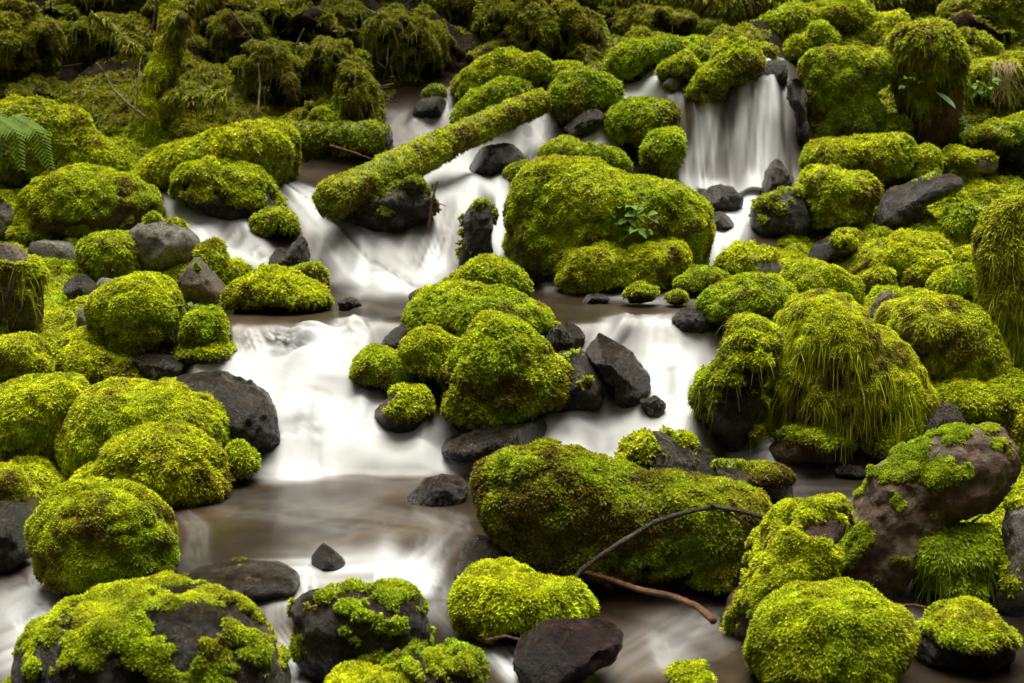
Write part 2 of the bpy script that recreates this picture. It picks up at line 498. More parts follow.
def log(name, label, cat, pts, rad, mat, cover=1, y=.5, b=.3, o=0, shag=0, n=70, sides=28, amp=.12, part=None, size=1, dens=1, strands=0, thick=.025, group=None, col_scale=1.0, mlen=None):
    SEED[0] += 37; sd = SEED[0]
    V, Fq, F3 = tube(pts, rad, n, sides, amp, sd)
    base = np.array([pts[0][0], pts[0][1], min(pts[0][2], V[:, 2].min())])
    if part:
        root = bpy.data.objects.new(name, None); COL.objects.link(root); root.location = base
        tr = link(part, V, [Fq, F3], MAT[mat], root, base)
    else:
        root = link(name, V, [Fq, F3], MAT[mat], None, base); tr = root
    tag(root, label, cat, group)
    if cover > 0:
        nn = vnormals(V, Fq)
        m = nn[:, 2] * .6 + .7 * fbm(V * 5, sd + 4, 3) + (cover * 2.3 - 1.05)
        if mlen is not None:
            t = np.repeat(np.linspace(0, 1, n), sides); t = np.concatenate([t, [0, 1]])
            m = m + mlen[0] + (mlen[1] - mlen[0]) * t
        D = float(np.mean(V[:, 1]))
        res = moss_on(V, Fq, np.clip(m, -1, 1), D, sd, y, b, o, thick, shag, dens, size, strands=strands, col_scale=col_scale)
        if res is not None:
            bc = base if part is None else base
            mo = link('moss', res[0], res[1], MOSS, root, base, res[2])
    return root

def px3(*a):
    """(u, v, depth) triples -> world points"""
    return np.array([W(u, v, d) for u, v, d in a])

# ------------------------------------------------------------------ stream outline in the land
STREAM = np.array([(385, 120), (410, 92), (455, 84), (560, 92), (620, 85), (690, 78), (715, 62), (760, 56), (806, 62), (814, 195), (770, 212), (765, 262), (725, 285),
                   (735, 340), (722, 400), (735, 452), (905, 462), (912, 482), (850, 525), (1030, 562), (1200, 590), (1300, 760), (1300, 1500), (-300, 1500), (-300, 500), (28, 500),
                   (70, 600), (150, 565), (165, 500), (250, 488), (262, 440), (235, 400), (150, 378), (200, 352), (232, 312), (320, 300), (312, 275), (250, 275), (165, 232), (152, 195), (280, 178), (330, 168)], float)
def in_poly(u, v, P):
    ins = np.zeros(u.shape, bool)
    x0, y0 = P[:, 0], P[:, 1]; x1, y1 = np.roll(x0, -1), np.roll(y0, -1)
    for a, b_, c, d in zip(x0, y0, x1, y1):
        if b_ == d: continue
        cond = ((b_ > v) != (d > v)) & (u < (c - a) * (v - b_) / (d - b_) + a)
        ins ^= cond
    return ins
def poly_dist(u, v, P):
    best = np.full(u.shape, 1e9)
    for A, B in zip(P, np.roll(P, -1, 0)):
        e = B - A; t = np.clip(((u - A[0]) * e[0] + (v - A[1]) * e[1]) / (e @ e), 0, 1)
        best = np.minimum(best, np.hypot(u - A[0] - t * e[0], v - A[1] - t * e[1]))
    return best
def stream_mask(u, v):
    d = poly_dist(u, v, STREAM)
    s = np.where(in_poly(u, v, STREAM), d, -d)
    return s         # px inside (+) / outside (-)

# ------------------------------------------------------------------ terrain
def build_terrain():
    xs = np.concatenate([np.linspace(-26, -8, 40)[:-1], np.linspace(-8, 8, 330), np.linspace(8, 26, 40)[1:]])
    ys = np.concatenate([np.linspace(-14, 3.4, 50)[:-1], np.linspace(3.4, 17, 430), np.linspace(17, 45, 90)[1:]])
    X, Y = np.meshgrid(xs, ys)
    x, y = X.ravel(), Y.ravel()
    z = zprof(x, y)
    P = np.stack([x, y, z], 1)
    u, v = project(P)
    near = np.isfinite(u) & (y > 3.0)
    sm = np.where(near, stream_mask(np.nan_to_num(u, nan=1e4), np.nan_to_num(v, nan=1e4)), np.where(np.abs(x) < 2.2, 30, -60))
    s = sstep(-10, 14, sm)
    bank = -.05 + .20 * fbm(P * 1.9, 31, 4) + .12 * fbm(P * 5, 33, 3)
    bed = -.14 + .05 * fbm(P * 4, 35, 3)
    hill = sstep(12.2, 14.5, y) * (1 - sstep(.2, .9, s)) * np.where(u > 600, .55, 1.0)
    hill = np.nan_to_num(hill)
    dz = bank * (1 - s) + bed * s + hill * (1.1 * fbm(P * np.array([.9, .9, .9]), 41, 3) + .6 * fbm(P * 2.6, 42, 3))
    P[:, 2] += dz
    # overhangs on the hillside: push shelves forward, hollows back
    P[:, 1] -= hill * (1.4 * fbm(P * np.array([.8, .5, 1.9]), 43, 3) + .6 * fbm(P * 3.1, 44, 2))
    P[:, 0] += hill * .25 * fbm(P * 1.5, 45, 3)
    ny, nx = X.shape
    i = np.arange(ny - 1)[:, None] * nx; j = np.arange(nx - 1)[None, :]
    Fq = np.stack([i + j, i + j + 1, i + nx + j + 1, i + nx + j], -1).reshape(-1, 4)
    ob = link('terrain', P, [Fq], MAT['soil'], None, (0, 0, 0)); tag(ob, kind='structure')
    # moss carpet on the ground
    n = vnormals(P, Fq)
    u, v = project(P)
    u = np.nan_to_num(u, nan=-1e4); v = np.nan_to_num(v, nan=-1e4)
    vis = (u > -70) & (u < 1094) & (v > -60) & (v < 740) & (y > 3.6)
    back = sstep(11.6, 13.5, y)
    m = n[:, 2] * .7 + .8 * fbm(P * 1.7, 51, 3) + .35 * fbm(P * 7, 52, 2) + .12 - np.where(x > .7, .15, .66) * back + .5 * back * fbm(P * 3.3, 57, 3)
    m = np.where(vis, m, -1) - 2.2 * s
    fm = m[Fq].max(1) > 0
    for lab, lo, hi in (('bank', 0, 11.8), ('hill', 11.8, 60)):
        cy = P[Fq][:, :, 1].mean(1)
        sel = fm & (cy >= lo) & (cy < hi)
        used = np.unique(Fq[sel]); re = np.full(len(P), -1); re[used] = np.arange(len(used))
        Vs, Fs = P[used], re[Fq[sel]]
        hillp = lab == 'hill'
        tris = np.concatenate([Fs[:, [0, 1, 2]], Fs[:, [0, 2, 3]]])
        # several chunks by depth so that leaf sizes follow
        VV, FF, CC, off = [], [], [], 0
        edges = [lo, 6.5, 8.5, 10, 11.8] if not hillp else [11.8, 13, 14.2, 15.5, 18, 60]
        for k in range(len(edges) - 1):
            c = Vs[tris].mean(1)[:, 1]
            q = tris[(c >= edges[k]) & (c < edges[k + 1])]
            if len(q) < 4: continue
            us = np.unique(q); r2 = np.full(len(Vs), -1); r2[us] = np.arange(len(us))
            res = moss_on(Vs[us], r2[q], np.clip(m[used][us], -1, 1), float(Vs[us][:, 1].mean()), 900 + k + (50 if hillp else 0),
                          *( (.55, .3, 0, .02, .2) if not hillp else (.55, .5, .5, .03, .2) ), dens=1.0, size=1.0 if not hillp else 1.15,
                          strands=0 if not hillp else .08, col_scale=1.0 if not hillp else .95)
            if res is None: continue
            VV.append(res[0]); FF += [f + off for f in res[1]]; CC.append(res[2]); off += len(res[0])
        o2 = link('ground_moss', np.concatenate(VV), FF, MOSS, None, (0, 0, 0), np.concatenate(CC))
        tag(o2, 'carpet of moss over the stony banks' if not hillp else 'carpet of olive moss and litter over the dark hillside', 'moss', kind='stuff')

# ------------------------------------------------------------------ water
# strokes of aerated water: (u, v, half width px, whiteness) from upstream to downstream, streak frequency
FOAM = [
    ([(450, 92, 8, .5), (440, 108, 14, .75), (428, 122, 18, .7), (405, 132, 12, .3)], 3, .4),
    ([(655, 86, 22, .8), (630, 100, 32, 1), (605, 120, 30, 1), (592, 140, 26, 1), (610, 156, 20, .6)], 3),
    ([(556, 108, 14, .6), (540, 118, 22, .95), (530, 135, 25, .95), (505, 150, 35, .9), (475, 168, 40, .9), (470, 178, 50, .9)], 4),
    ([(468, 172, 38, .9), (450, 190, 34, .95), (440, 230, 30, .9), (430, 262, 36, .95), (415, 285, 18, .8)], 6, .35),
    ([(500, 176, 12, .9), (502, 200, 11, 1), (500, 255, 12, 1), (505, 278, 14, .8)], 3, .2),
    ([(395, 180, 20, .25), (430, 186, 40, .75), (470, 176, 50, .85)], 2),
    ([(285, 188, 14, .6), (305, 205, 22, 1), (335, 232, 34, 1), (362, 258, 42, 1), (392, 280, 36, 1), (425, 291, 14, .8)], 5, .3),
    ([(166, 198, 16, .9), (195, 218, 34, 1), (228, 242, 40, 1), (262, 262, 26, .75), (285, 272, 18, .4)], 3),
    ([(745, 60, 48, 1), (744, 80, 56, 1), (731, 200, 68, 1)], 9, .61),
    ([(728, 186, 58, .9), (728, 205, 44, .95), (726, 240, 28, .9), (715, 268, 22, .6), (690, 285, 26, .3)], 4),
    ([(548, 286, 10, .7), (600, 290, 9, .85), (640, 296, 8, .6), (700, 300, 8, .2)], 2),
    ([(300, 345, 30, .5), (330, 352, 42, .95), (330, 380, 70, 1), (325, 410, 80, 1), (325, 440, 80, 1), (330, 468, 85, 1)], 5),
    ([(252, 326, 26, .45), (262, 345, 34, .8), (290, 362, 40, .95), (320, 385, 50, 1)], 14, 1.0),
    ([(375, 312, 24, .34), (360, 335, 26, .8), (340, 360, 40, 1), (330, 390, 50, 1)], 4),
    ([(200, 372, 16, .9), (235, 372, 30, 1), (270, 380, 40, 1), (300, 400, 50, 1)], 2),
    ([(620, 318, 20, .6), (600, 345, 16, .9), (598, 385, 10, .95), (590, 425, 30, 1), (560, 445, 45, 1)], 3),
    ([(680, 318, 42, .35), (675, 335, 50, .95), (672, 370, 55, 1), (665, 410, 60, 1), (655, 455, 60, 1)], 5),
    ([(330, 462, 16, 1), (450, 462, 16, 1), (540, 460, 14, .9), (690, 462, 14, .9)], 2),
    ([(380, 430, 30, .9), (450, 445, 26, .95), (560, 440, 22, .95), (690, 440, 26, .95)], 2),
    # lower pools
    ([(250, 474, 10, 0.12), (330, 476, 12, 0.25), (450, 474, 10, 0.21)], 5, .34),
    ([(185, 498, 10, 0.07), (230, 505, 18, 0.15), (300, 512, 20, 0.13), (380, 520, 22, 0.18), (430, 528, 20, 0.15), (424, 555, 24, 0.25), (408, 580, 30, 0.85), (390, 590, 42, 0.34)], 7, .34),
    ([(420, 512, 14, 0.12), (460, 528, 18, 0.18), (440, 552, 18, 0.22), (415, 578, 24, 0.81)], 7, .34),
    ([(180, 508, 10, 0.14), (200, 530, 15, 0.18), (196, 560, 20, 0.12)], 7, .34),
    ([(250, 585, 40, 0.18), (310, 586, 40, 0.81), (380, 590, 60, 0.85), (440, 596, 30, 0.25)], 5, .34),
    ([(30, 545, 16, 0.25), (36, 570, 16, 0.34), (42, 592, 20, 0.91), (40, 606, 42, 0.91), (20, 625, 60, 0.81), (-40, 650, 60, 0.21)], 8, .34),
    ([(170, 588, 26, 0.28), (120, 598, 50, 0.25), (60, 606, 50, 0.85)], 5, .34),
    ([(275, 598, 18, 0.21), (272, 630, 20, 0.21), (292, 655, 14, 0.75), (300, 690, 16, 0.81)], 7, .34),
    ([(440, 605, 20, 0.15), (470, 632, 26, 0.22), (500, 652, 22, 0.81), (525, 680, 22, 0.85), (540, 710, 30, 0.81)], 7, .34),
    ([(700, 590, 20, 0.06), (690, 615, 30, 0.25), (655, 640, 42, 0.31), (620, 662, 40, 0.21), (590, 690, 40, 0.21)], 7, .34),
    ([(745, 610, 30, 0.12), (720, 635, 35, 0.21), (660, 655, 40, 0.25)], 6, .34),
    ([(1030, 605, 40, 0.22), (960, 612, 40, 0.25), (905, 612, 30, 0.28), (880, 625, 30, 0.10)], 5, .34),
    ([(735, 462, 20, 0.75), (790, 465, 30, 0.28), (830, 466, 25, 0.15)], 5, .34),
    ([(850, 498, 18, 0.18), (800, 500, 20, 0.21), (770, 505, 20, 0.04)], 5, .34),
]
# thin water over drowned stones: (u, v, half width, half height, how much shows)
DROWNED = [(262, 320, 44, 9, .85), (318, 316, 44, 12, .88), (368, 311, 36, 11, .85), (404, 304, 24, 8, .6), (335, 330, 18, 6, .4), (630, 311, 90, 8, .8),
           (350, 396, 42, 13, .30), (388, 402, 24, 15, .40), (318, 405, 20, 10, .2), (492, 440, 74, 20, .34), (592, 440, 44, 12, .3), (290, 352, 26, 8, .3), (380, 330, 18, 16, .35), (668, 345, 34, 12, .15),
           (232, 238, 14, 24, .45), (350, 250, 12, 26, .3), (420, 288, 20, 5, .4), (450, 235, 12, 36, .45), (735, 165, 16, 30, .30), (700, 150, 10, 40, .2), (610, 108, 14, 10, .3), (545, 128, 10, 14, .25),
           (640, 410, 22, 14, .2), (300, 440, 40, 8, .15), (700, 400, 14, 26, .25), (410, 345, 12, 14, .3)]
def foam_field(u, v):
    f = np.zeros(u.shape)
    for k, (pl, fr, *con) in enumerate(FOAM):
        con = con[0] if con else 0.12
        s0 = 0.0
        best = np.zeros(u.shape)
        for ks, (a, b_) in enumerate(zip(pl[:-1], pl[1:])):
            e = np.array([b_[0] - a[0], b_[1] - a[1]], float); L = np.hypot(*e)
            t = ((u - a[0]) * e[0] + (v - a[1]) * e[1]) / (L * L)
            tc = np.clip(t, 0, 1)
            dx = u - a[0] - tc * e[0]; dy = v - a[1] - tc * e[1]
            hw = a[2] + (b_[2] - a[2]) * tc; it = a[3] + (b_[3] - a[3]) * tc
            side = (e[0] * dy - e[1] * dx) / L
            along = np.maximum(0, np.abs(t - .5) - .5) * L
            sgn = np.where(side >= 0, 1, -1) * np.hypot(side / hw, along / (3.0 if (con > .6 and 0 < ks < len(pl) - 2) else np.minimum(hw, 13)))
            fall = 1 - sstep(.35, 1.15, np.abs(sgn) + .16 * fbm(np.stack([u * .03, v * .03, np.full(u.shape, k * 3.3)], 1), 61, 2))
            sl = .25 if con > .6 else .5 if con == .34 else 1.0
            st = fbm(np.stack([sgn * fr * .5, (s0 + tc * L) * .006 * sl, np.full(u.shape, k * 7.7)], 1), 62, 3)
            st2 = noise(np.stack([sgn * fr * 1.7, (s0 + tc * L) * .012 * sl, np.full(u.shape, k * 5.1)], 1), 63)
            val = it * fall * np.clip(1 + (.38 * st + .22 * st2 - .06) * (1.25 - .72 * it) + con * (1.3 * st + .9 * st2 - (.12 if con != .61 else -.04)), 0, 1.3)
            best = np.maximum(best, val)
            s0 += L
        f = 1 - (1 - f) * (1 - np.clip(best, 0, 1))
    for a, b_, ru, rv, k in DROWNED:
        q = ((u - a) / ru) ** 2 + ((v - b_) / rv) ** 2 + .5 * fbm(np.stack([u * .04, v * .07, np.full(u.shape, a)], 1), 66, 2)
        f = f * (1 - k * (1 - sstep(.1, 1.2, q)))
    f = f * (1 - .10 * sstep(-.1, .5, fbm(np.stack([u * .022, v * .035, u * 0], 1), 67, 3)))
    return np.clip(f, 0, 1)

def build_water():
    us = np.arange(-240, 1270, 3.0); vs = np.arange(50, 860, 2.5)
    U, Vv = np.meshgrid(us, vs)
    u, v = U.ravel(), Vv.ravel()
    sm = stream_mask(u, v)
    D = Dof(u, v)
    P = W(u, v, D)
    f = foam_field(u, v)
    # silky relief: streams stand a little proud, slow swell on the pools
    cas = sstep(6.9, 7.1, P[:, 1]) * .8 + .2
    P[:, 2] += cas * (.03 * f + .09 * f * fbm(P * np.array([3.6, 1.5, 1.5]), 75, 2) + .03 * f * noise(P * np.array([11, 1.2, 1.2]), 76)) + .012 * fbm(P * np.array([3.5, 2.0, 2.0]), 71, 3) + .006 * fbm(P * np.array([9, 3, 3]), 72, 2)
    w = 1 - sstep(.3, .7, np.abs(P[:, 0] - 1.83)); w *= (P[:, 1] > 11.1) & (P[:, 1] < 12)
    P[:, 1] -= w * (.08 * noise(np.stack([P[:, 0] * 8, P[:, 2] * 0, P[:, 2] * 0], 1), 73) + .03 * noise(np.stack([P[:, 0] * 19, P[:, 2] * 0, P[:, 2] * 0], 1), 74) + .05)
    ny, nx = U.shape
    i = np.arange(ny - 1)[:, None] * nx; j = np.arange(nx - 1)[None, :]
    Fq = np.stack([i + j, i + nx + j, i + nx + j + 1, i + j + 1], -1).reshape(-1, 4)
    Fq = Fq[sm[Fq].min(1) > -12]
    used = np.unique(Fq); re = np.full(len(P), -1); re[used] = np.arange(len(used))
    c = np.zeros((len(used), 3)); c[:] = (f[used] ** 1.5)[:, None]
    m, nt, out = newmat('silky_stream_water')
    a = N(nt, 'ShaderNodeAttribute', attribute_name='col')
    geo = N(nt, 'ShaderNodeNewGeometry')
    # pool: brown tannin water over dark stones
    n1 = N(nt, 'ShaderNodeTexNoise', i_Scale=2.2, i_Detail=5.0, i_Roughness=.55); nt.links.new(geo.outputs['Position'], n1.inputs['Vector'])
    r = ramp(nt, [(.3, (.009, .0062, .0038)), (.5, (.026, .018, .0105)), (.7, (.056, .038, .021))]); nt.links.new(n1.outputs['Fac'], r.inputs[0])
    pool = N(nt, 'ShaderNodeBsdfPrincipled', i_Roughness=.28); nt.links.new(r.outputs[0], pool.inputs['Base Color'])
    pool.inputs['Specular IOR Level'].default_value = .22
    foam = N(nt, 'ShaderNodeBsdfPrincipled', i_Roughness=.55)
    foam.inputs['Base Color'].default_value = (.54, .563, .59, 1); foam.inputs['Specular IOR Level'].default_value = .2
    tr = N(nt, 'ShaderNodeBsdfTranslucent'); tr.inputs['Color'].default_value = (.53, .555, .58, 1)
    fm = N(nt, 'ShaderNodeMixShader'); fm.inputs[0].default_value = .12
    nt.links.new(foam.outputs[0], fm.inputs[1]); nt.links.new(tr.outputs[0], fm.inputs[2])
    mx = N(nt, 'ShaderNodeMixShader')
    sx = N(nt, 'ShaderNodeSeparateColor'); nt.links.new(a.outputs['Color'], sx.inputs[0]); nt.links.new(sx.outputs[0], mx.inputs[0]); nt.links.new(pool.outputs[0], mx.inputs[1]); nt.links.new(fm.outputs[0], mx.inputs[2])
    nt.links.new(mx.outputs[0], out.inputs[0])
    ob = link('stream_water', P[used], [re[Fq]], m, None, (0, 0, 0), c); tag(ob, kind='structure')

# ------------------------------------------------------------------ small plants, twigs
def twig(name, label, cat, lines, mat, group=None):
    """lines: list of (points, r0, r1); the first is the main stem and the top-level mesh, the rest join it"""
    VV, F4, F3, off = [], [], [], 0
    SEED[0] += 11
    for pts, r0, r1 in lines:
        V, q, t = tube(pts, np.linspace(r0, r1, len(pts)), max(10, 7 * len(pts)), 8, .25, SEED[0])
        VV.append(V); F4.append(q + off); F3.append(t + off); off += len(V)
    base = np.array(lines[0][0][0])
    return tag(link(name, np.concatenate(VV), F4 + F3, MAT[mat], None, base), label, cat, group)

def blade_strip(P, w, up):
    """a leaf blade along points P with half widths w"""
    T = unit(np.gradient(P, axis=0)); s = unit(np.cross(T, up)) * np.asarray(w)[:, None]
    lift = unit(np.cross(s, T)) * np.abs(np.asarray(w))[:, None] * .35
    V = np.stack([P - s + lift, P, P + s + lift], 1).reshape(-1, 3)
    n = len(P); F_ = []
    for i in range(n - 1):
        for j in (0, 1): F_.append([3 * i + j, 3 * i + j + 1, 3 * i + 3 + j + 1, 3 * i + 3 + j])
    return V, np.array(F_)

def join(parts):
    VV, FF, off = [], [], 0
    for V, f in parts:
        VV.append(V); FF.append(f + off); off += len(V)
    return np.concatenate(VV), np.concatenate(FF)

def frond(pts, half, n=44):
    """a pinnate fern frond: stalk and two rows of leaflets"""
    P, _ = resample(pts, np.ones(len(pts)), n)
    T = unit(np.gradient(P, axis=0)); parts = []
    up = np.array([0, -.45, .9])
    for i in range(2, n):
        t = i / (n - 1)
        L = half * min(1, t * 4) * (1 - .85 * max(0, t - .35) / .65)
        s = unit(np.cross(T[i], up))
        for sg in (-1, 1):
            d = unit(s * sg + T[i] * .45 + np.array([0, 0, -.25]))
            q = P[i] + d * np.linspace(0, L, 5)[:, None] + np.array([0, 0, -1]) * (np.linspace(0, 1, 5) ** 2)[:, None] * L * .2
            parts.append(blade_strip(q, np.array([.045, .062, .052, .032, .003]) * half, up))
    parts.append(blade_strip(P, np.full(n, half * .035), up))
    return join(parts)

def fern(label, base, fronds, mat=FERN, name='fern', cat='fern'):
    r = bpy.data.objects.new(name, None); COL.objects.link(r); r.location = Vector(base); tag(r, label, cat)
    for pts, half in fronds:
        V, f = frond(pts, half); link('frond', V, [f], mat, r, base)
    return r

def leafy(label, base, spots, size, mat, rs, name='leafy_plant', cat='plant'):
    """stems with broad oval leaves"""
    r = bpy.data.objects.new(name, None); COL.objects.link(r); r.location = Vector(base); tag(r, label, cat)
    lv, st = [], []
    for p in spots:
        p = np.asarray(p)
        V, q, t = tube([base + .2 * (p - base) * 0, base + (p - base) * .55 + np.array([0, -.02, .02]), p], [.003, .0025, .002], 8, 5, 0)
        st.append((V[:-2], q))
        for _ in range(rs.integers(2, 4)):
            d = unit(np.array([rs.normal(), -abs(rs.normal()) * .7, rs.normal() * .4]))
            L = size * rs.uniform(.7, 1.25)
            q = p + d * np.linspace(0, L, 6)[:, None] + np.array([0, 0, -1]) * (np.linspace(0, 1, 6) ** 2)[:, None] * L * .35
            lv.append(blade_strip(q, np.array([.02, .26, .34, .3, .17, .01]) * L, np.array([0, -.5, .8])))
    V, f = join(st); link('stem', V, [f], MAT['bark'], r, base)
    V, f = join(lv); link('leaves', V, [f], mat, r, base)
    return r

build_terrain()
build_water()

# ------------------------------------------------------------------ boulders, traced region by region
BK = dict(wet=False, o=.35)
# left bank, upper
rock('A', '0,300 60,288 170,298 255,333 278,385 340,430 405,462 390,515 250,520 100,515 0,510 -60,420', 'broad yellow mossy mound behind the green fern at the left edge', 'brown', 1, .8, .2, vb=180, wet=False, dk=.6)
rock('A', '385,520 430,478 520,438 600,398 700,365 800,358 855,372 864,430 852,520 800,560 700,570 560,560 450,555', 'long bright yellow mossy boulder right of the leaning trunk', 'wet', 1, .8, .15, dk=.8)
rock('A', '503,525 540,482 620,458 700,468 760,508 800,550 810,580 880,650 870,690 760,700 690,675 600,640 520,590', 'mossy boulder with a bare grey cleft, beside the small left fall', 'wet', .66, .7, .2, mdir=(-.3, .6), kd=.3, ext=0, vb=214, dk=.6)
rock('A', '730,640 770,612 830,600 870,640 868,690 800,705 740,690', 'small dark green mossy rock in the left fall below the cleft boulder', 'wet', .8, .2, .4, ext=0)
rock('A', '68,620 85,565 150,508 220,488 300,498 400,530 450,550 482,590 487,665 420,690 330,690 200,690 75,690', 'round mossy boulder with a dark bare right flank below the fern', 'brown', .82, .75, .35, mdir=(-.7, .3), wet=False)
rock('A', '255,655 262,610 300,592 335,612 345,650 330,690 270,690', 'small mossy lump in front of the dark flanked boulder', 'brown', 1, .5, .45, wet=False)
rock('A', '0,582 28,590 52,632 64,670 40,700 -40,700 -40,600', 'grey bare rock tucked under the fern', 'dry', .2, .6, .3, wet=False)
rock('P', '312,200 335,186 372,190 420,176 450,188 458,206 430,214 402,232 370,232 338,214', 'dark wet rock in the hollow under the diagonal log', 'wet', .4, .3, .6, vb=226, kd=.35, ang=5, dk=.6, patch=1.4, col_scale=.7)
# left bank, middle
rock('D', '-40,60 0,45 40,50 90,90 112,140 132,200 112,290 30,300 -40,300', 'grey topped boulder with moss down its front at the left edge', 'brown', .42, .6, .4, mdir=(.6, -.7, -.3), wet=False, strands=.12, ang=3)
rock('D', '378,22 400,-5 460,-22 530,0 580,28 592,70 560,98 480,135 420,120 385,80', 'bare grey rounded boulder beside the small left fall', 'dry', .16, .7, .2, wet=False, ang=3)
rock('D', '508,165 514,120 540,90 580,99 630,148 660,200 652,238 590,235 540,228', 'brown egg shaped stone leaning above the seedling', 'brown', .12, .6, .2, wet=False)
rock('D', '268,265 280,208 330,168 400,143 450,148 500,188 527,250 528,320 480,375 430,390 380,350 310,310', 'round brownish mossy dome in the middle of the left bank', 'brown', 1, .7, .38, wet=False)
rock('D', '185,182 200,153 250,143 300,160 292,192 240,222 200,214', 'small dark wet stone left of the mossy dome', 'wet', .05, .5, .3, wet=False, ang=5)
rock('D', '270,165 300,150 340,160 335,190 290,200', 'small angular grey stone touching the mossy dome', 'dry', .05, .5, .3, wet=False, ang=5)
rock('D', '213,275 230,240 275,222 300,260 290,310 240,316', 'pale grey stone low at the left foot of the mossy dome', 'dry', .1, .5, .3, wet=False, ang=4)
rock('D', '60,60 90,42 160,38 240,55 260,100 230,140 170,140 110,110', 'flat grey slab half buried in moss on the left bank', 'dry', .3, .8, .2, wet=False, ang=3)
rock('D', '225,80 270,28 340,12 400,30 424,75 405,135 330,155 255,135', 'vivid green mossy stone against the bare grey boulder', 'brown', 1, .25, .1, wet=False, shag=.3)
rock('D', '165,15 200,-25 260,-35 330,-20 380,10 330,30 240,40 190,40', 'yellow mossy hump behind the vivid green stone', 'brown', 1, .85, .2, wet=False)
rock('D', '20,20 70,0 150,0 190,20 150,50 60,55', 'low yellow mossy hump above the flat grey slab', 'brown', 1, .8, .2, wet=False)
rock('D', '575,65 620,48 662,80 692,150 675,190 620,160 588,120', 'brownish mossy stone behind the egg shaped stone', 'brown', 1, .6, .45, wet=False)
rock('D', '650,110 690,100 735,130 745,165 700,190 665,170', 'small green mossy stone at the edge of the left fall', 'wet', 1, .15, .15)
rock('D', '528,335 540,270 590,238 650,258 667,310 652,355 600,380 550,380', 'green cushion of moss below the egg shaped stone', 'brown', 1, .45, .15, wet=False)
rock('D', '658,195 700,158 780,126 850,138 920,178 978,232 970,258 850,270 720,285 680,270', 'bright mossy mound at the left end of the brown water lip', 'wet', 1, .7, .12, ext=0, vb=314, dadd=.1)
rock('D', '838,132 880,110 930,106 957,140 957,185 940,200 880,190', 'dark green mossy stone behind the bright mound by the lip', 'wet', 1, .1, .3)
rock('D', '460,372 560,378 650,338 692,360 694,392 620,410 520,408', 'low mossy ledge at the water beside the little comb of falls', 'wet', .8, .5, .3)
rock('D', '355,380 430,368 510,383 548,412 525,445 450,460 400,430', 'dark wet slab at the edge of the white cascade', 'wet', .05, .5, .3, ang=3)
rock('D', '478,470 510,446 580,440 650,443 730,453 790,488 827,540 833,595 800,635 740,655 690,640 640,560 560,500', 'large dark wet boulder washed by the white cascade', 'wet', .16, .3, .5, mdir=(.9, -.4), kd=.3)
rock('D', '150,425 190,368 280,343 360,375 420,398 452,455 420,480 300,480 200,475', 'yellow mossy stone behind the two big cushions', 'brown', 1, .8, .25, wet=False)
rock('D', '-40,350 0,330 70,313 112,340 132,380 162,430 100,465 0,480 -40,460', 'yellow mossy stone at the left edge behind the big cushions', 'brown', 1, .75, .3, wet=False)
rock('D', '188,342 240,308 330,303 400,328 412,368 330,385 250,372', 'low olive mossy stone under the mossy dome', 'brown', 1, .65, .35, wet=False)
rock('D', '-40,500 0,465 60,447 180,438 262,470 230,540 190,640 150,700 90,710 40,680 0,600', 'big shaggy yellow moss cushion at the left edge', 'brown', 1, .85, .25, wet=False, shag=.35, kd=.6)
rock('D', '178,640 190,560 230,500 300,473 420,466 560,473 650,508 692,560 686,640 655,710 500,740 300,740 200,700', 'biggest bright yellow moss cushion of the left bank', 'brown', 1, .9, .15, wet=False, shag=.3)
rock('D', '280,760 285,690 320,640 400,603 480,578 560,598 620,640 662,700 682,760 640,800 450,812 320,800', 'orange brown moss cushion in front of the biggest cushion', 'brown', 1, .7, .5, wet=False)
rock('D', '655,660 700,623 740,658 757,705 745,750 690,758 665,710', 'small dark mossy stone between the cushions and the cascade', 'wet', .9, .3, .45)
rock('G', '0,48 40,58 70,98 62,155 0,160 -40,140 -40,60', 'bright moss cushion low at the left edge above the pool', 'brown', 1, .75, .15, wet=False)
rock('G', '195,100 260,53 330,58 372,100 320,140 210,140', 'small yellow moss cushion just above the square mossy boulder', 'brown', 1, .85, .2, wet=False)
# lower left, in the water
rock('P', '38,522 48,498 80,483 120,486 155,502 172,525 178,555 167,582 120,592 70,592 52,580 44,550', 'green mossy boulder standing in the lower left pool', 'wet', .95, .3, .42, mdir=(-.7, 0), kd=.4)
rock('P', '8,690 30,640 70,600 100,592 150,588 200,591 240,600 266,630 286,665 295,700 150,720 8,720', 'large dark boulder with ragged moss patches in the bottom left corner', 'wet', .47, .45, .3, size=.95, mdir=(-.3, .1, -.2), kd=.35, patch=2.0, pf=15, thick=.014)
rock('P', '170,586 190,572 240,566 280,569 304,581 302,590 250,596 200,594', 'flat wet slab behind the ragged mossy corner boulder', 'wet', .3, .3, .75, kd=.3, dk=1.1, ext=0, thick=.006, size=.55, patch=.4, rough=.06)
rock('P', '-40,510 0,504 18,502 32,518 30,552 8,566 -40,570', 'dark wet rock at the left edge above the small side fall', 'wet', .0, .5, .3, kd=.3)
rock('P', '287,603 300,592 350,587 395,590 425,604 433,630 422,652 380,668 330,674 300,662 290,632', 'dark round stone with moss specks in the front pool', 'wet', .36, .3, .35, mdir=(.2, -.4, -.2), kd=.35, patch=2.0, pf=16, thick=.012, size=.9)
rock('P', '383,668 400,655 440,648 480,652 494,685 494,710 380,710', 'low brown mossy rock at the bottom left of centre', 'wet', .55, .35, .5, patch=1.8, pf=16, vb=700, kd=.3)
rock('P', '325,684 350,676 400,673 432,683 436,720 320,720', 'bright yellow moss cushion cut by the bottom edge', 'brown', 1, .8, .1, vb=712, wet=False)
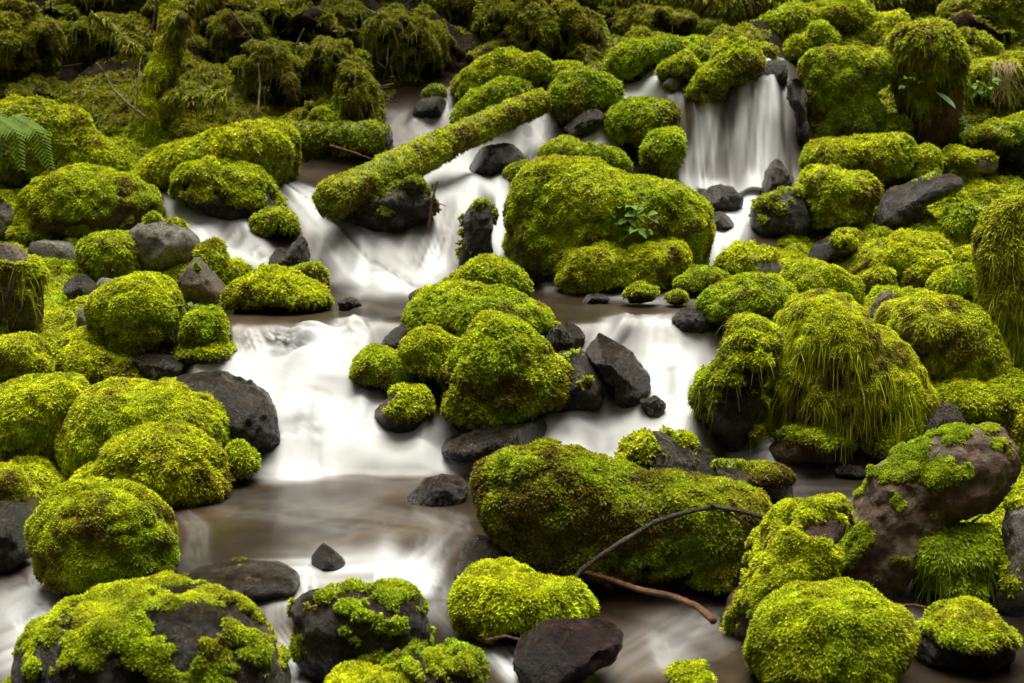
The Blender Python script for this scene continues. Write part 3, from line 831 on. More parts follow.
rock('P', '306,552 316,540 332,550 350,566 340,573 318,570', 'small dark tilted stone in the silky lower pool', 'wet', 0, kd=.1, vb=564, rough=.05, ext=.6)
rock('P', '394,505 408,494 424,482 444,476 464,480 470,494 452,506 424,510', 'wet grey ledge breaking the surface of the middle pool', 'wet', 0, kd=.2, vb=500, rough=.08, ext=.6, dk=1.1)
rock('H', '330,370 350,300 420,242 505,285 520,370 420,395', 'dark submerged rock under the left end of the big mossy boulder', 'wet', 0, kd=.3, dk=1.1, ext=.1)
# lower right
_, DH1, dH1 = rock('P', '465,492 474,470 500,457 545,447 570,450 600,461 640,469 690,479 740,489 770,504 782,520 770,548 720,565 680,580 600,585 545,582 510,562 482,527', 'largest dark mossy boulder with a branch lying on it', 'wet', .96, .4, .98, kd=.5, dk=.55, mdir=(0, .25), smooth=2, col_scale=.85)  # moss browned and dimmed, putting the shade of its front into the colour
rock('P', '613,457 628,440 655,430 690,440 722,460 742,480 700,492 640,485', 'bare topped rock behind the largest mossy boulder', 'wet', .5, .6, .25, mdir=(-.6, -.5), size=1.2, vb=482)
rock('I', '105,45 180,53 280,58 350,90 362,135 300,152 220,148 140,110', 'low wet brown rock behind the right end of the largest mossy boulder', 'wet', .4, .15, .6, kd=.3)
rock('H', '298,445 330,398 390,358 460,343 540,353 620,385 700,400 752,460 740,505 650,515 600,550 530,555 460,525 380,500', 'bright green leafy moss stone above the wet log end', 'wet', .92, .3, .2, size=1.05, shag=.05, kd=.4, wet=True)
rock('H', '505,590 560,558 600,520 650,502 740,505 812,515 830,550 812,592 720,625 640,655 600,690 540,665', 'waterlogged reddish black log end in the front pool', 'darkwood', 0, name='wet_log', cat='log', kd=.3, ang=4, dk=1.1)
rock('P', '660,683 672,671 700,668 720,672 730,684 728,705 660,705', 'little bright moss tuft at the bottom edge right of centre', 'wet', 1, .4, .15, vb=700, size=1.15)
rock('I', '205,605 230,528 290,468 370,433 450,426 560,433 640,468 682,510 688,590 645,650 560,700 300,700 230,655', 'bright leafy green moss boulder at the bottom right', 'wet', 1.05, .38, .05, size=1.2, shag=.15, kd=.35)
rock('I', '8,385 40,328 100,288 170,273 232,280 214,345 175,405 130,430 60,415', 'soft green moss stone right of the orange root', 'wet', 1, .45, .25, size=1.2)
rock('I', '128,515 150,440 220,360 240,280 300,220 370,163 440,153 515,163 480,240 440,320 440,425 340,455 230,545 150,530', 'rotting log stump furred with bright moss beside the tilted red brown boulder', 'red', .62, .6, .3, name='rotting_log', cat='log', size=1.0, patch=1.4, wet=False, mdir=(.2, .3), kd=.4)
rock('P', '818,575 822,550 838,525 856,502 872,478 892,452 920,436 960,424 1002,427 1018,446 1006,482 988,508 952,518 918,535 904,560 890,592 866,604 832,600', 'long tilted red brown boulder with green film on its lower left face', 'redbrown', .4, .3, .4, smooth=1.2, mdir=(-.7, -.2, -.2), wet=False, kd=.5, dk=.45, vb=598, dadd=.06, size=.62, thick=.006, patch=1.6, pf=12, rough=.13)
rock('I', '692,272 720,228 800,218 880,223 942,233 948,300 932,380 885,450 780,452 720,370 700,325', 'green ferny moss stone in the dark gap under the tilted boulder', 'wet', .85, .3, .25, size=1.2, shag=.5, strands=.05)
rock('I', '958,245 970,188 1000,98 1030,18 1110,0 1120,460 1000,475 922,465 918,380 958,290', 'grey rock with moss streaks at the lower right edge', 'dry', .35, .6, .2, ang=3, mdir=(-.5, .2), size=1.2)
rock('I', '678,545 720,510 800,478 870,463 940,478 1002,550 1004,595 940,628 800,630 700,618', 'low brown mossy rock in the bottom right pool', 'wet', .62, .45, .45, mdir=(.7, 0), kd=.35, dk=1.0)
rock('I', '462,64 510,40 560,48 578,72 520,80', 'small flat wet stone in the right pool', 'wet', .1, kd=.2)
# right bank, middle
rock('F', '255,475 270,408 310,338 322,268 362,208 420,183 480,203 530,238 572,300 640,328 702,410 748,480 700,540 600,560 500,620 380,610 300,570 262,525', 'tall shaggy moss draped boulder on the right of the cascade', 'red', .84, .7, .35, shag=.34, strands=.12, wet=False, kd=.5, size=.85, patch=1.4)
rock('F', '58,505 80,448 140,388 172,308 202,270 250,288 292,320 312,360 282,420 262,490 242,590 150,640 90,560', 'dark hollow rock with moss shoulders beside the white cascade', 'wet', .6, .35, .55, strands=.05, shag=.15, vb=450, mdir=(0, .5), kd=.4)
rock('F', '253,665 300,608 390,583 470,608 532,650 525,690 260,690', 'low red and green mossy stone under the tall shaggy boulder', 'red', .6, .3, .5, kd=.4)
rock('F', '63,245 90,198 150,163 230,148 310,163 357,200 342,240 292,300 200,310 110,312 72,280', 'smooth dark green mossy boulder at the pool lip', 'wet', 1, .2, .2, shag=.1)
rock('F', '0,170 40,128 100,118 172,143 155,172 95,205 50,215 8,195', 'small mossy boulder left of the smooth dark green one', 'wet', 1, .45, .15)
rock('F', '108,140 130,78 170,53 230,63 292,95 367,120 340,155 300,180 240,170 130,150', 'grey rock with a yellow moss cap on its left end', 'dry', .5, .85, .05, mdir=(-1.3, .2), mk=1.0, ang=2)
rock('F', '305,175 340,128 420,108 490,123 542,170 558,215 520,240 470,220 420,205 360,205', 'yellow mossy boulder behind the tall shaggy boulder', 'brown', 1, .75, .25, wet=False)
rock('F', '368,102 400,58 460,23 520,8 538,30 535,82 430,108', 'dark slab with a yellow mossy rim on the right bank', 'wet', .4, .8, .2, wet=False, mdir=(.8, .2), ang=3)
rock('F', '490,170 555,90 610,58 700,28 790,43 805,85 700,120 640,150 560,180', 'curved yellow moss ridge in the middle of the right bank', 'brown', 1, .8, .25, wet=False)
rock('F', '568,265 600,198 642,188 662,215 625,270', 'small dark reddish stone among moss on the right bank', 'brown', .1, .5, .3, wet=False, ang=4)
rock('F', '578,275 640,238 700,213 800,203 880,238 932,300 978,400 940,440 850,460 760,480 700,420 650,330', 'big rounded shaggy moss mound on the right bank', 'brown', 1, .6, .3, wet=False, shag=.55, size=1.15)
rock('F', '653,142 680,88 740,68 800,88 804,145 760,190 700,198 660,185', 'round moss lump under the curved ridge', 'brown', 1, .75, .3, wet=False, shag=.2)
rock('F', '738,182 800,128 860,108 912,150 914,230 860,240 800,208', 'green moss lump right of the round lump', 'brown', 1, .45, .15, wet=False)
rock('F', '795,115 830,78 900,58 925,120 860,150', 'pale green moss cushion beside the hanging curtain', 'brown', 1, .55, .1, wet=False)
rock('F', '545,150 590,125 640,130 650,180 600,200 555,190', 'small tangled moss lump left of the round lump', 'brown', 1, .6, .35, wet=False)
rock('F', '905,0 940,-80 1010,-95 1100,-100 1120,420 1000,430 955,412 928,330 908,150', 'tall boulder curtained with pale hanging moss at the right edge', 'brown', 1, .95, .25, wet=False, shag=.6, strands=.2, size=1.0, o=.25, kd=.4, dk=.6)
rock('F', '712,525 760,473 840,453 900,468 960,438 1040,428 1060,570 960,590 880,545 800,525 760,550', 'yellow moss bank behind the tilted red brown boulder', 'brown', 1, .7, .2, wet=False, shag=.2)
rock('F', '532,625 560,568 620,538 700,528 742,550 735,620 690,650 620,670 560,690', 'yellow moss stone left of the dark angular rock', 'wet', 1, .8, .15, size=1.15, vb=458)
rock('F', '618,675 650,620 700,573 760,528 822,510 872,550 872,585 790,625 725,660 690,695', 'dark angular rock leaning between yellow moss and the tilted boulder', 'wet', .15, .7, .1, ang=6, mdir=(-.9, -.2), wet=False)
rock('F', '978,600 1030,528 1090,520 1090,690 1020,690 988,650', 'moss cushion at the right edge behind the brown boulder', 'brown', 1, .75, .2, wet=False)
rock('F', '770,0 800,-50 860,-70 900,-40 910,20 860,50 800,40', 'soft vivid green moss tuft above the pale green cushion', 'brown', 1, .1, .0, wet=False, shag=.5)
rock('F', '880,20 900,-60 940,-70 950,0 930,60', 'grey stone poking from moss beside the hanging curtain', 'dry', .15, .6, .1, wet=False)
# islands in the middle
rock('E', '288,195 330,148 370,108 430,80 490,98 532,150 562,190 570,222 480,225 400,220 310,215', 'pointed bright mossy boulder at the back of the middle island', 'wet', 1, .65, .15, kd=.4)
rock('E', '188,275 210,228 280,193 380,183 480,193 560,218 612,260 628,305 560,350 480,345 380,345 260,325 198,305', 'broad mossy boulder across the middle island', 'wet', 1, .4, .32, vb=338, kd=.4)
rock('E', '585,345 625,280 680,278 722,325 702,355 640,370', 'dark bare stone at the right of the middle island', 'wet', .12)
rock('E', '102,355 150,308 195,278 205,325 172,370 120,370', 'dark wet stone at the left of the broad island boulder', 'wet', .1)
rock('E', '178,350 210,313 260,300 320,323 362,350 342,400 315,455 290,490 240,480 198,425', 'bright mossy lump left of the front dome', 'wet', 1, .55, .2, kd=.45)
rock('E', '30,405 60,368 120,358 195,378 235,430 245,480 150,490 26,485', 'low olive mossy rock at the left tip of the island', 'wet', .9, .4, .5)
rock('E', '298,440 320,388 370,328 420,273 470,260 540,283 592,340 642,390 695,445 665,510 580,555 480,575 400,600 330,600 308,540', 'tallest mossy dome at the front of the middle island', 'wet', .95, .55, .35, kd=.45, mdir=(0, .2))
rock('E', '635,368 700,366 760,398 782,440 778,515 700,535 620,545 600,460', 'brown bare rock leaning on the front dome', 'wet', .28, .3, .6, kd=.5, mdir=(-.7, 0))
rock('E', '722,378 770,283 812,308 852,360 892,420 912,485 870,512 820,500 770,440', 'sharp dark wet fin of rock in the white water', 'wet', 0, ang=7, smooth=2, kd=.3)
rock('E', '82,548 140,488 190,463 252,480 264,540 245,605 170,612 108,598', 'small rock with a moss stripe in the foam', 'wet', .5, .4, .35, mdir=(.9, 0))
rock('E', '275,660 380,592 500,568 600,558 662,598 580,645 400,672', 'flat dark washed rock at the foot of the front dome', 'wet', 0, kd=.2, dk=1.1, ext=.1)
rock('E', '197,207 230,183 265,190 262,212 215,224', 'little black stone at the head of the pool', 'wet', 0)
rock('E', '628,165 640,108 700,83 820,68 940,50 1018,70 1024,130 985,175 900,205 800,205 680,200 640,185', 'long flat topped mossy block beside the upper pool', 'wet', 1, .6, .2, smooth=2, kd=.45, dk=.6)
rock('E', '826,212 850,183 890,173 932,190 944,218 880,236 832,232', 'small round moss ball in front of the long block', 'wet', 1, .4, .2)
rock('E', '938,228 980,188 1012,200 1025,232 980,240', 'small moss ball right of its twin in front of the long block', 'wet', 1, .5, .15)
rock('E', '966,275 1000,240 1060,233 1112,280 1060,315 980,305', 'dark wet stone on the right end of the pool lip', 'wet', .05)
rock('E', '688,218 730,200 790,210 785,226 700,228', 'low wet stone in the upper pool', 'wet', 0, kd=.2)
rock('E', '-10,225 40,203 68,235 0,248', 'wet stone under the big white chute', 'wet', 0, kd=.2)
rock('P', '640,400 655,395 668,404 660,416 645,414', 'tip of a dark stone veiled by the right cascade', 'wet', 0, kd=.0)
rock('P', '262,256 275,248 288,252 302,234 312,262 285,272 268,268', 'grey rock split between the two left falls', 'wet', 0, kd=.3)
# upper stream
rock('B', '326,275 345,223 400,188 440,158 500,143 570,163 632,185 610,225 560,245 480,250 400,275 350,305', 'yellow mossy hump behind the top of the diagonal log', 'wet', 1, .55, .15)
rock('B', '316,365 330,328 380,283 430,253 490,233 550,243 568,278 500,310 400,350 340,375', 'vivid green mossy boulder touching the diagonal log', 'wet', 1, .25, .1)
rock('B', '556,225 580,198 640,183 700,188 722,212 665,265 600,285 560,268', 'yellowish mossy stone left of the upper green boulder', 'wet', 1, .5, .25)
rock('B', '612,305 620,258 650,218 720,198 780,213 822,250 824,292 780,325 720,330 670,360 640,368 615,340', 'dark green mossy boulder splitting the upper stream', 'wet', 1, .15, .25, shag=.15)
rock('B', '758,215 800,158 880,118 960,110 1030,118 1040,175 930,205 860,195 800,228', 'wide green mossy boulder high in the stream bed', 'brown', 1, .25, .2, wet=False)
rock('B', '798,230 830,188 880,178 932,225 905,256 830,256', 'small green mossy stone above the upper stream', 'wet', 1, .3, .15)
rock('B', '922,212 960,178 1024,153 1040,225 985,235', 'yellow mossy stone between the green boulder and the waterfall', 'wet', 1, .6, .15, wet=False)
rock('B', '776,360 790,328 840,303 920,293 985,303 1004,340 995,375 940,395 900,440 860,440 810,400', 'overhanging dark green boulder left of the waterfall', 'wet', 1, .12, .25, shag=.1, vb=150)
rock('B', '878,432 920,378 975,373 1003,390 1004,455 962,530 908,520 880,475', 'upright mossy stone under the overhanging green boulder', 'wet', 1, .3, .3)
rock('B', '566,460 600,418 650,403 720,423 800,448 855,490 850,520 700,480 610,478', 'low bright green stone behind the biggest mossy boulder', 'wet', 1, .25, .1)
_, DBIG, dBIG = rock('P', '508,232 510,192 520,171 535,161 560,155 590,164 610,174 660,177 695,187 707,206 708,238 702,262 640,270 590,275 540,280 514,268', 'biggest mossy boulder of the upper stream with a leafy plant on it', 'wet', 1, .5, .4, kd=.45, dk=.7, smooth=3)
rock('B', '468,548 475,498 505,473 556,470 570,510 525,550', 'moss knob at the left shoulder of the biggest mossy boulder', 'wet', 1, .2, .2, dadd=.15)
rock('B', '372,485 385,448 440,423 510,418 557,440 562,470 480,490 440,508 385,505', 'bare dark stone in the upper stream right of the log', 'wet', .08, kd=.35)
rock('B', '656,365 690,328 750,318 784,345 705,408 668,398', 'wet veiled stone between the two upper falls', 'wet', 0, kd=.2)
rock('P', '456,262 460,215 474,197 492,196 497,212 493,266 470,270', 'upright brown stone between two vertical falls', 'wet', .5, .2, .6, kd=.4)
rock('B', '210,325 240,288 300,278 332,295 285,335 220,345', 'grey wet stone at the far left fall', 'wet', .0, kd=.2)
rock('B', '240,275 280,248 308,262 295,292 250,294', 'small moss tuft behind the far left fall', 'brown', 1, .3, .3, wet=False, o=.4)
rock('B', '920,245 960,223 1005,230 995,268 950,256', 'small grey stone above the second fall', 'dry', .05)
rock('B', '-10,350 20,335 70,345 72,372 10,376', 'small green moss lump at the far end of the flat log', 'brown', 1, .2, .2, wet=False)
# round the waterfall
rock('C', '8,295 20,258 90,193 130,143 190,108 240,128 264,172 258,200 185,232 125,252 95,300 48,312', 'slanting mossy boulder on the left shoulder of the waterfall', 'wet', 1, .55, .3)
rock('C', '165,240 200,190 300,178 360,185 372,230 330,240 240,225', 'wet black lip of rock over the waterfall', 'wet', 0, kd=.0, vb=78, ext=.8)
rock('C', '330,250 365,195 385,230 392,330 395,420 370,430 352,350', 'dark wet wall on the right of the waterfall', 'wet', .1, .1, .5, vb=150, kd=.3)
rock('C', '293,185 310,138 370,88 420,58 455,73 482,120 475,145 400,150 350,180', 'pointed mossy stone above the waterfall', 'brown', 1, .6, .3, wet=False)
rock('C', '230,140 260,128 300,138 300,180 260,182', 'small moss lump between the pointed and the slanting boulder', 'brown', 1, .5, .4, wet=False)
rock('C', '165,122 230,68 330,23 400,13 450,13 540,8 587,40 588,75 530,118 480,110 440,80 390,90 340,120 250,140', 'long moss ridge high behind the waterfall', 'brown', 1, .55, .3, wet=False)
rock('C', '368,195 385,148 440,138 540,138 600,148 655,160 655,220 570,240 585,300 622,340 580,405 480,425 400,410 385,300', 'broad mossy face on the right of the waterfall', 'wet', 1, .2, .3, wet=False, shag=.15, kd=.45, dk=.6)
rock('C', '523,410 570,358 640,333 695,343 705,395 620,412 545,420', 'bright green ledge at the foot of the moss draped stump', 'brown', 1, .2, .05, wet=False)
rock('C', '355,490 380,438 450,413 560,403 680,393 708,430 695,495 645,540 590,535 500,520 420,495', 'wide yellow green boulder beside the waterfall foot', 'wet', 1, .6, .15)
rock('C', '366,515 390,483 430,473 500,498 560,503 614,545 575,595 555,650 480,680 430,670 390,610', 'mossy boulder with brown sides in front of the wide boulder', 'wet', 1, .6, .42, shag=.2)
rock('C', '216,640 230,588 290,563 370,548 398,590 415,665 390,690 230,690', 'dark wet boulder with thin moss at the waterfall pool', 'wet', .45, .3, .5)
rock('C', '245,570 270,498 300,463 332,500 355,555 310,585 260,588', 'pointed wet rock in the spray of the waterfall', 'wet', 0, kd=.25, smooth=2)
rock('C', '72,562 130,543 172,550 208,585 190,612 90,612', 'rounded wet stone at the foot of the waterfall', 'wet', 0, kd=.3)
rock('C', '85,640 130,618 180,640 185,665 100,670', 'sunken stone in the run below the waterfall', 'wet', 0, kd=.2)
rock('C', '545,615 570,578 640,543 740,513 842,508 855,550 740,590 705,650 610,670 560,650', 'dark brown flat rock lying below the stump', 'wet', .32, .5, .4, wet=False, ang=2, mdir=(.7, -.3))
rock('C', '686,525 703,440 740,413 772,430 774,492 752,520 712,536', 'narrow upright yellow moss stone below the stump', 'brown', 1, .95, .2, wet=False)
rock('C', '766,475 785,438 830,428 870,443 932,453 964,480 945,508 860,518 780,515', 'low boulder with moss on its left half below the dark slab', 'dry', .6, .55, .35, wet=False, mdir=(-.8, 0))
rock('C', '836,425 870,393 950,358 1030,338 1090,340 1090,480 1000,492 960,465 920,445 860,446', 'dark overhanging slab with a moss top at the right edge', 'wet', .42, .4, .2, wet=False, mdir=(0, 1.2), mk=1.0, kd=.4)
rock('C', '475,140 560,68 620,38 685,48 645,115 560,145', 'yellow mossy slope left of the stump head', 'brown', 1, .6, .2, wet=False)
rock('C', '598,85 630,50 682,55 645,100', 'bare grey stone set in moss left of the stump head', 'dry', .1, wet=False)
rock('C', '918,172 926,138 975,148 985,165 940,182', 'pale grey stone behind the dry grass', 'pale', 0, wet=False, ang=6, smooth=2)
rock('C', '-5,130 60,113 122,128 70,165 0,172', 'green mossy stone behind the slanting boulder', 'brown', 1, .2, .3, wet=False)
rock('C', '28,150 80,118 135,140 105,195 55,180', 'olive mossy stone right above the slanting boulder', 'brown', 1, .45, .4, wet=False)
rock('C', '-10,165 40,158 84,195 40,235 -10,235', 'yellow green moss stone at the foot of the olive stone', 'wet', 1, .5, .15)
rock('C', '755,60 800,-10 900,-60 1040,-60 1060,140 965,140 890,110 800,85', 'massive mossy mound in the upper right corner', 'brown', 1, .5, .3, o=.2, wet=False, kd=.6)
rock('C', '836,215 900,178 980,158 1030,168 1060,200 1060,345 1000,345 960,320 900,300 850,262', 'mossy ledge with dry grass hanging at the right edge', 'brown', .72, .5, .4, wet=False, shag=.3, strands=.12, mdir=(0, .6))
rock('C', '845,110 890,95 960,130 950,180 890,190 850,160', 'small mossy shelf behind the pale grey stone', 'brown', 1, .6, .3, wet=False)
rock('C', '970,20 1000,0 1000,60 975,70', 'dark knot of moss under the top right mound', 'brown', .9, .4, .5, wet=False)
rock('C', '-20,55 80,58 170,68 162,112 60,115 -10,105', 'pale mossy tangle left of the long ridge', 'brown', 1, .75, .45, o=.5, wet=False, shag=.4)
rock('C', '690,10 740,-10 790,0 775,52 720,55', 'brown mossy lump behind the stump head', 'brown', 1, .3, .6, wet=False, o=.4)
# moss draped stump (hump and root skirt)
st, Dst, _ = rock('C', '640,250 690,200 760,205 830,215 850,280 850,360 820,420 740,430 690,400 655,340', 'moss draped stump with a bulging head and red roots', 'red', .55, .4, .6, wet=False, shag=.7, strands=.25, name='mossy_stump', cat='stump', vb=143, kd=.35)
def child_rock(parent, newname, *a, **k):
    ob, D, dd = rock(*a, **k)
    mw = ob.location.copy(); ob.parent = parent; ob.location = mw - parent.location
    ob.name = newname
    for key in ('label', 'category'):
        if key in ob: del ob[key]
    return ob
hd = child_rock(st, 'stump_head', 'C', '628,110 650,68 740,58 790,78 842,130 858,172 830,208 770,235 710,250 660,220 640,170', 'x', 'brown', 1, .5, .4, wet=False, shag=.5, strands=.12, vb=143, kd=.05, o=.15)

# ------------------------------------------------------------------ dark hillside: mossy mounds and overhangs
HB = dict(wet=False, o=.6, shag=.12, strands=.05, col_scale=1.0, size=.85, rough=.42, patch=1.4, dk=1.1, slen=(.03, .14))
def hill(s, label, y=.5, b=.4, panel='A', name='mossy_mound', cat='mound', **k):
    q = dict(HB); q.update(k)
    return rock(panel, s, label, 'soil', k.pop('cover', .8), y, b, name=name, cat=cat, kd=k.pop('kd', .5), **{a: c for a, c in q.items() if a not in ('cover', 'kd')})
hill('-60,40 0,10 70,30 125,90 185,105 120,190 60,260 -60,270', 'shaggy olive moss overhang in the upper left corner', .7)
hill('150,90 240,75 330,60 430,70 460,130 400,180 330,150 250,160 190,140', 'mossy shelf over a dark hollow left of the leaning trunk', .6, vb=60)
hill('180,10 260,-30 420,-40 440,40 330,62 220,70', 'brown littered bump at the top left of the hillside', .4, .7)
hill('690,185 750,133 840,128 893,190 885,260 800,285 700,270', 'round drooping moss mound above the dark hollow', .4)
hill('590,90 640,50 760,60 790,120 740,150 640,150', 'ragged mossy bank right of the leaning trunk', .5, .5)
hill('850,90 930,20 1010,10 1080,60 1060,110 960,110 900,150', 'mossy ledge with a dark pocket on the upper hillside', .5, .4, vb=50)
hill('870,190 930,120 1020,150 1090,200 1120,260 1060,240 980,215', 'arching mossy root over a black hollow', .5, .4, vb=90)
hill('0,170 40,180 95,240 105,300 90,380 40,360 0,300', 'tongue of hanging moss above the far left fall', .5, .4, panel='B')
hill('60,70 150,50 280,70 340,130 300,190 200,195 110,170', 'wide shaggy moss slope left of the drooping hump', .5, .45, panel='B', vb=80)
hill('470,170 490,60 540,5 600,-10 640,0 660,90 650,180 560,175', 'drooping moss hump with long strands in the middle of the hillside', .45, .4, panel='B', vb=66)
hill('610,10 660,-10 720,55 750,120 740,150 690,120 650,70', 'arched mossy root joined to the drooping hump', .55, .3, panel='B', vb=66)
hill('650,170 690,130 740,128 772,180 730,205 670,200', 'olive moss knob under the arched root', .4, .5, panel='B')
hill('400,20 470,-10 530,30 520,110 440,130 380,90', 'tufted moss bump left of the drooping hump', .5, .4, panel='B', vb=60)
hill('800,90 860,40 960,30 1040,60 1040,105 920,112 850,120', 'brown mossy bank below the fallen trunk', .6, .6, panel='B', vb=45)
hill('230,20 330,-20 420,-30 430,30 330,60 250,60', 'littered moss hump at the top of the hillside', .4, .6, panel='B', vb=40)
hill('900,320 960,300 1030,320 1040,385 960,390 890,385', 'soft green moss pillow behind the flat log', .25, .2, panel='A', shag=.2, strands=0, o=.2)
hill('420,30 520,-30 650,-30 660,40 560,70 450,60', 'moss tangle above the leaning trunk', .6, .3, vb=35)
hill('-60,330 -40,280 20,270 130,250 240,290 120,300 0,310', 'dim moss strip in front of the left hollow', .6, .35, vb=104, shag=.3)

# ------------------------------------------------------------------ logs and the tree
d0, d1 = float(Dof(350, 225)[0]) - .25, float(Dof(540, 118)[0]) - .35
log('mossy_log', 'mossy log lying diagonally across the upper stream', 'log', px3((318, 207, d0), (329, 202, d0), (380, 178, d0 + .35), (450, 141, (d0 + d1) / 2 + .15), (543, 100, d1)),
    np.array([6, 15, 15, 12.5, 9.5]) * 11 / F, 'wet', .9, .7, .5, n=110, sides=40, thick=.018, size=.72, amp=.16)
dl = float(Dof(345, 152)[0])
log('flat_log', 'dark flat log with a moss end at the foot of the hillside', 'log', px3((262, 136, dl + .3), (300, 138, dl + .1), (345, 140, dl), (389, 141, dl - .05)), np.array([12, 12, 13, 13]) * dl / F, 'wet', .62, .25, .3, mlen=(-.5, .7), o=.2)
dt = float(Dof(820, 35)[0]) + .1
log('fallen_trunk', 'long mossy fallen trunk across the top right', 'log', px3((560, -12, dt + .3), (640, 2, dt), (740, 4, dt - .1), (830, 0, dt), (940, -14, dt + .3), (1060, -30, dt + .4)), np.array([15, 15, 16, 16, 15, 14]) * 14 / F, 'bark', .9, .5, .4, o=.4, shag=.7, strands=.15, n=110, size=1.2)
db = float(Dof(143, 155)[0]) + .25
tr = log('tree', 'leaning moss covered tree trunk on the left bank', 'tree', px3((136, 172, db), (143, 148, db), (147, 125, db), (153, 100, db + .05), (163, 75, db + .1), (171, 45, db + .15), (172, 15, db + .2), (164, -25, db + .3), (150, -120, db + .4), (140, -330, db + .6)),
         np.array([21, 16, 13.5, 14, 15, 12, 9, 8, 7.5, 5]) * 12.3 / F, 'bark', .66, .8, .2, o=.1, shag=.0, strands=.04, n=140, sides=32, part='trunk', amp=.3, size=.6, thick=.010, col_scale=1.25)
def tree_branch(pts, r0, r1, moss=True):
    base = pts[0]; SEED[0] += 5
    V, q, t = tube(pts, np.linspace(r0, r1, len(pts)), 40, 12, .3, SEED[0])
    b = link('branch', V, [q, t], MAT['bark'], tr, base)
    if moss:
        n = vnormals(V, q); m = np.clip(.6 + .6 * fbm(V * 6, SEED[0], 2), -1, 1)
        res = moss_on(V, q, m, float(V[:, 1].mean()), SEED[0], .6, .3, .5, .02, .9, 1.2, 1.2, strands=.5)
        mo = link('hanging_moss', res[0], res[1], MOSS, b, base, res[2])
tree_branch(px3((170, 40, db + .1), (178, 22, db - .1), (183, 18, db - .2)), .05, .04)
tree_branch(px3((150, 62, db + .15), (130, 44, db + .1), (112, 26, db + .2), (90, 15, db + .2)), .03, .012)
tree_branch(px3((168, 100, db), (185, 96, db - .2), (205, 98, db - .3), (232, 94, db - .3)), .035, .02)
tree_branch(px3((172, 20, db + .2), (195, 2, db + .2), (220, -20, db + .3)), .03, .012)

# unseen foliage added over the tree, spread wide to shade the hillside
rs = np.random.default_rng(11)
CC_ = np.array([W(160, -330, db + .6)[0] + .3, 15.2, 7.0])
k = 300
q = unit(rs.normal(size=(k, 3))) * (rs.uniform(0, 1, k) ** .4)[:, None] * np.array([5.2, 3.4, 1.9]) + CC_
q = q[fbm(q * .5, 77, 2) > -.18]
lv = np.repeat(q, 42, 0) + rs.normal(size=(len(q) * 42, 3)) * np.array([.33, .33, .12])
a, f, c = leaves(lv, np.tile([0, -.3, -.2], (len(lv), 1)), np.full(len(lv), .14), 1, rs, np.tile([.03, .055, .012], (len(lv), 1)))
link('shade_crown', a, [f], MOSS, tr, np.array(tr.location) + [0, 0, 5], c)

def root_log(label, pts, r):
    D_ = [float(Dof(u, v)[0]) - .45 for u, v in pts]
    dm = sum(D_) / len(D_)
    log('mossy_branch', label, 'branch', px3(*[(u, v, dm + .5 * (d - dm)) for (u, v), d in zip(pts, D_)]), np.array(r) * 13 / F, 'bark', .85, .6, .4, o=.3, shag=.2, strands=.12, n=60, sides=16, thick=.02, size=.8, amp=.3)
root_log('mossy root arching down over the black hollow above the flat log', [(300, 52), (322, 60), (345, 74), (362, 88), (372, 112), (373, 126)], [5, 6, 6, 6, 7, 5])
root_log('thin mossy limb slanting across the top left of the hillside', [(40, 20), (70, 34), (95, 40), (125, 52)], [3, 4, 4, 3])
root_log('mossy limb hanging near the top of the hillside above the drooping mounds', [(280, 8), (310, 4), (340, 8), (356, 24)], [5, 5, 5, 4])
root_log('mossy limb lying below the drooping hump', [(470, 60), (490, 48), (512, 44), (530, 52)], [4, 5, 4, 3])
root_log('pale barked fallen limb at the top centre of the hillside', [(600, 12), (625, 14), (660, 22), (690, 20)], [4, 5, 5, 4])

tw = float(Dof(150, 160)[0])
twig('twig', 'pale forked dead twig leaning left of the trunk', 'twig', [(px3((145, 117, tw), (128, 104, tw), (112, 88, tw + .05), (104, 72, tw + .1), (96, 62, tw + .1)), .014, .007), (px3((104, 72, tw + .1), (103, 66, tw), (106, 61, tw)), .007, .004)], 'twig')
twig('twig', 'thin upright pale twig just left of the trunk', 'twig', [(px3((136, 112, tw), (138, 85, tw), (140, 62, tw + .1)), .008, .004)], 'twig')
t2 = float(Dof(255, 135)[0]) + .1
twig('twig', 'upright forked pale twig above the long yellow boulder', 'twig', [(px3((253, 127, t2), (258, 112, t2), (260, 85, t2 + .1), (258, 62, t2 + .1)), .012, .006), (px3((254, 122, t2), (253, 105, t2)), .009, .006)], 'twig')
t3 = float(Dof(220, 50)[0]) - .3
twig('twig', 'thin broken branch leaning on the upper hillside', 'twig', [(px3((262, 50, t3), (245, 30, t3), (228, 8, t3 + .1)), .012, .008), (px3((250, 38, t3), (235, 36, t3)), .008, .004)], 'darktwig')
twig('twig', 'pair of thin vertical stems above the leaning trunk', 'twig', [(px3((152, 32, t3), (156, 5, t3), (158, -20, t3)), .011, .008), (px3((157, 32, t3), (160, 5, t3), (163, -25, t3)), .011, .008)], 'twig')
t4 = float(Dof(350, 150)[0]) - .25
twig('twig', 'thin brown twig lying over the flat log', 'twig', [(px3((331, 146, t4), (352, 152, t4), (374, 160, t4)), .012, .007)], 'redtwig')
t5 = float(Dof(430, 235)[0]) - .1
twig('twig', 'orange dead stem standing in the upper falls', 'twig', [(px3((429, 228, t5), (432, 200, t5), (438, 180, t5)), .010, .006), (px3((436, 203, t5), (432, 183, t5)), .005, .003), (px3((430, 200, t5), (446, 206, t5)), .004, .003)], 'redtwig')
t6 = float(Dof(520, 20)[0]) - .2
twig('twig', 'pale broken stick at the top of the hillside', 'twig', [(px3((596, 4, t6), (606, 12, t6), (616, 18, t6)), .016, .010)], 'twig')
t7 = float(Dof(880, 20)[0]) - .1
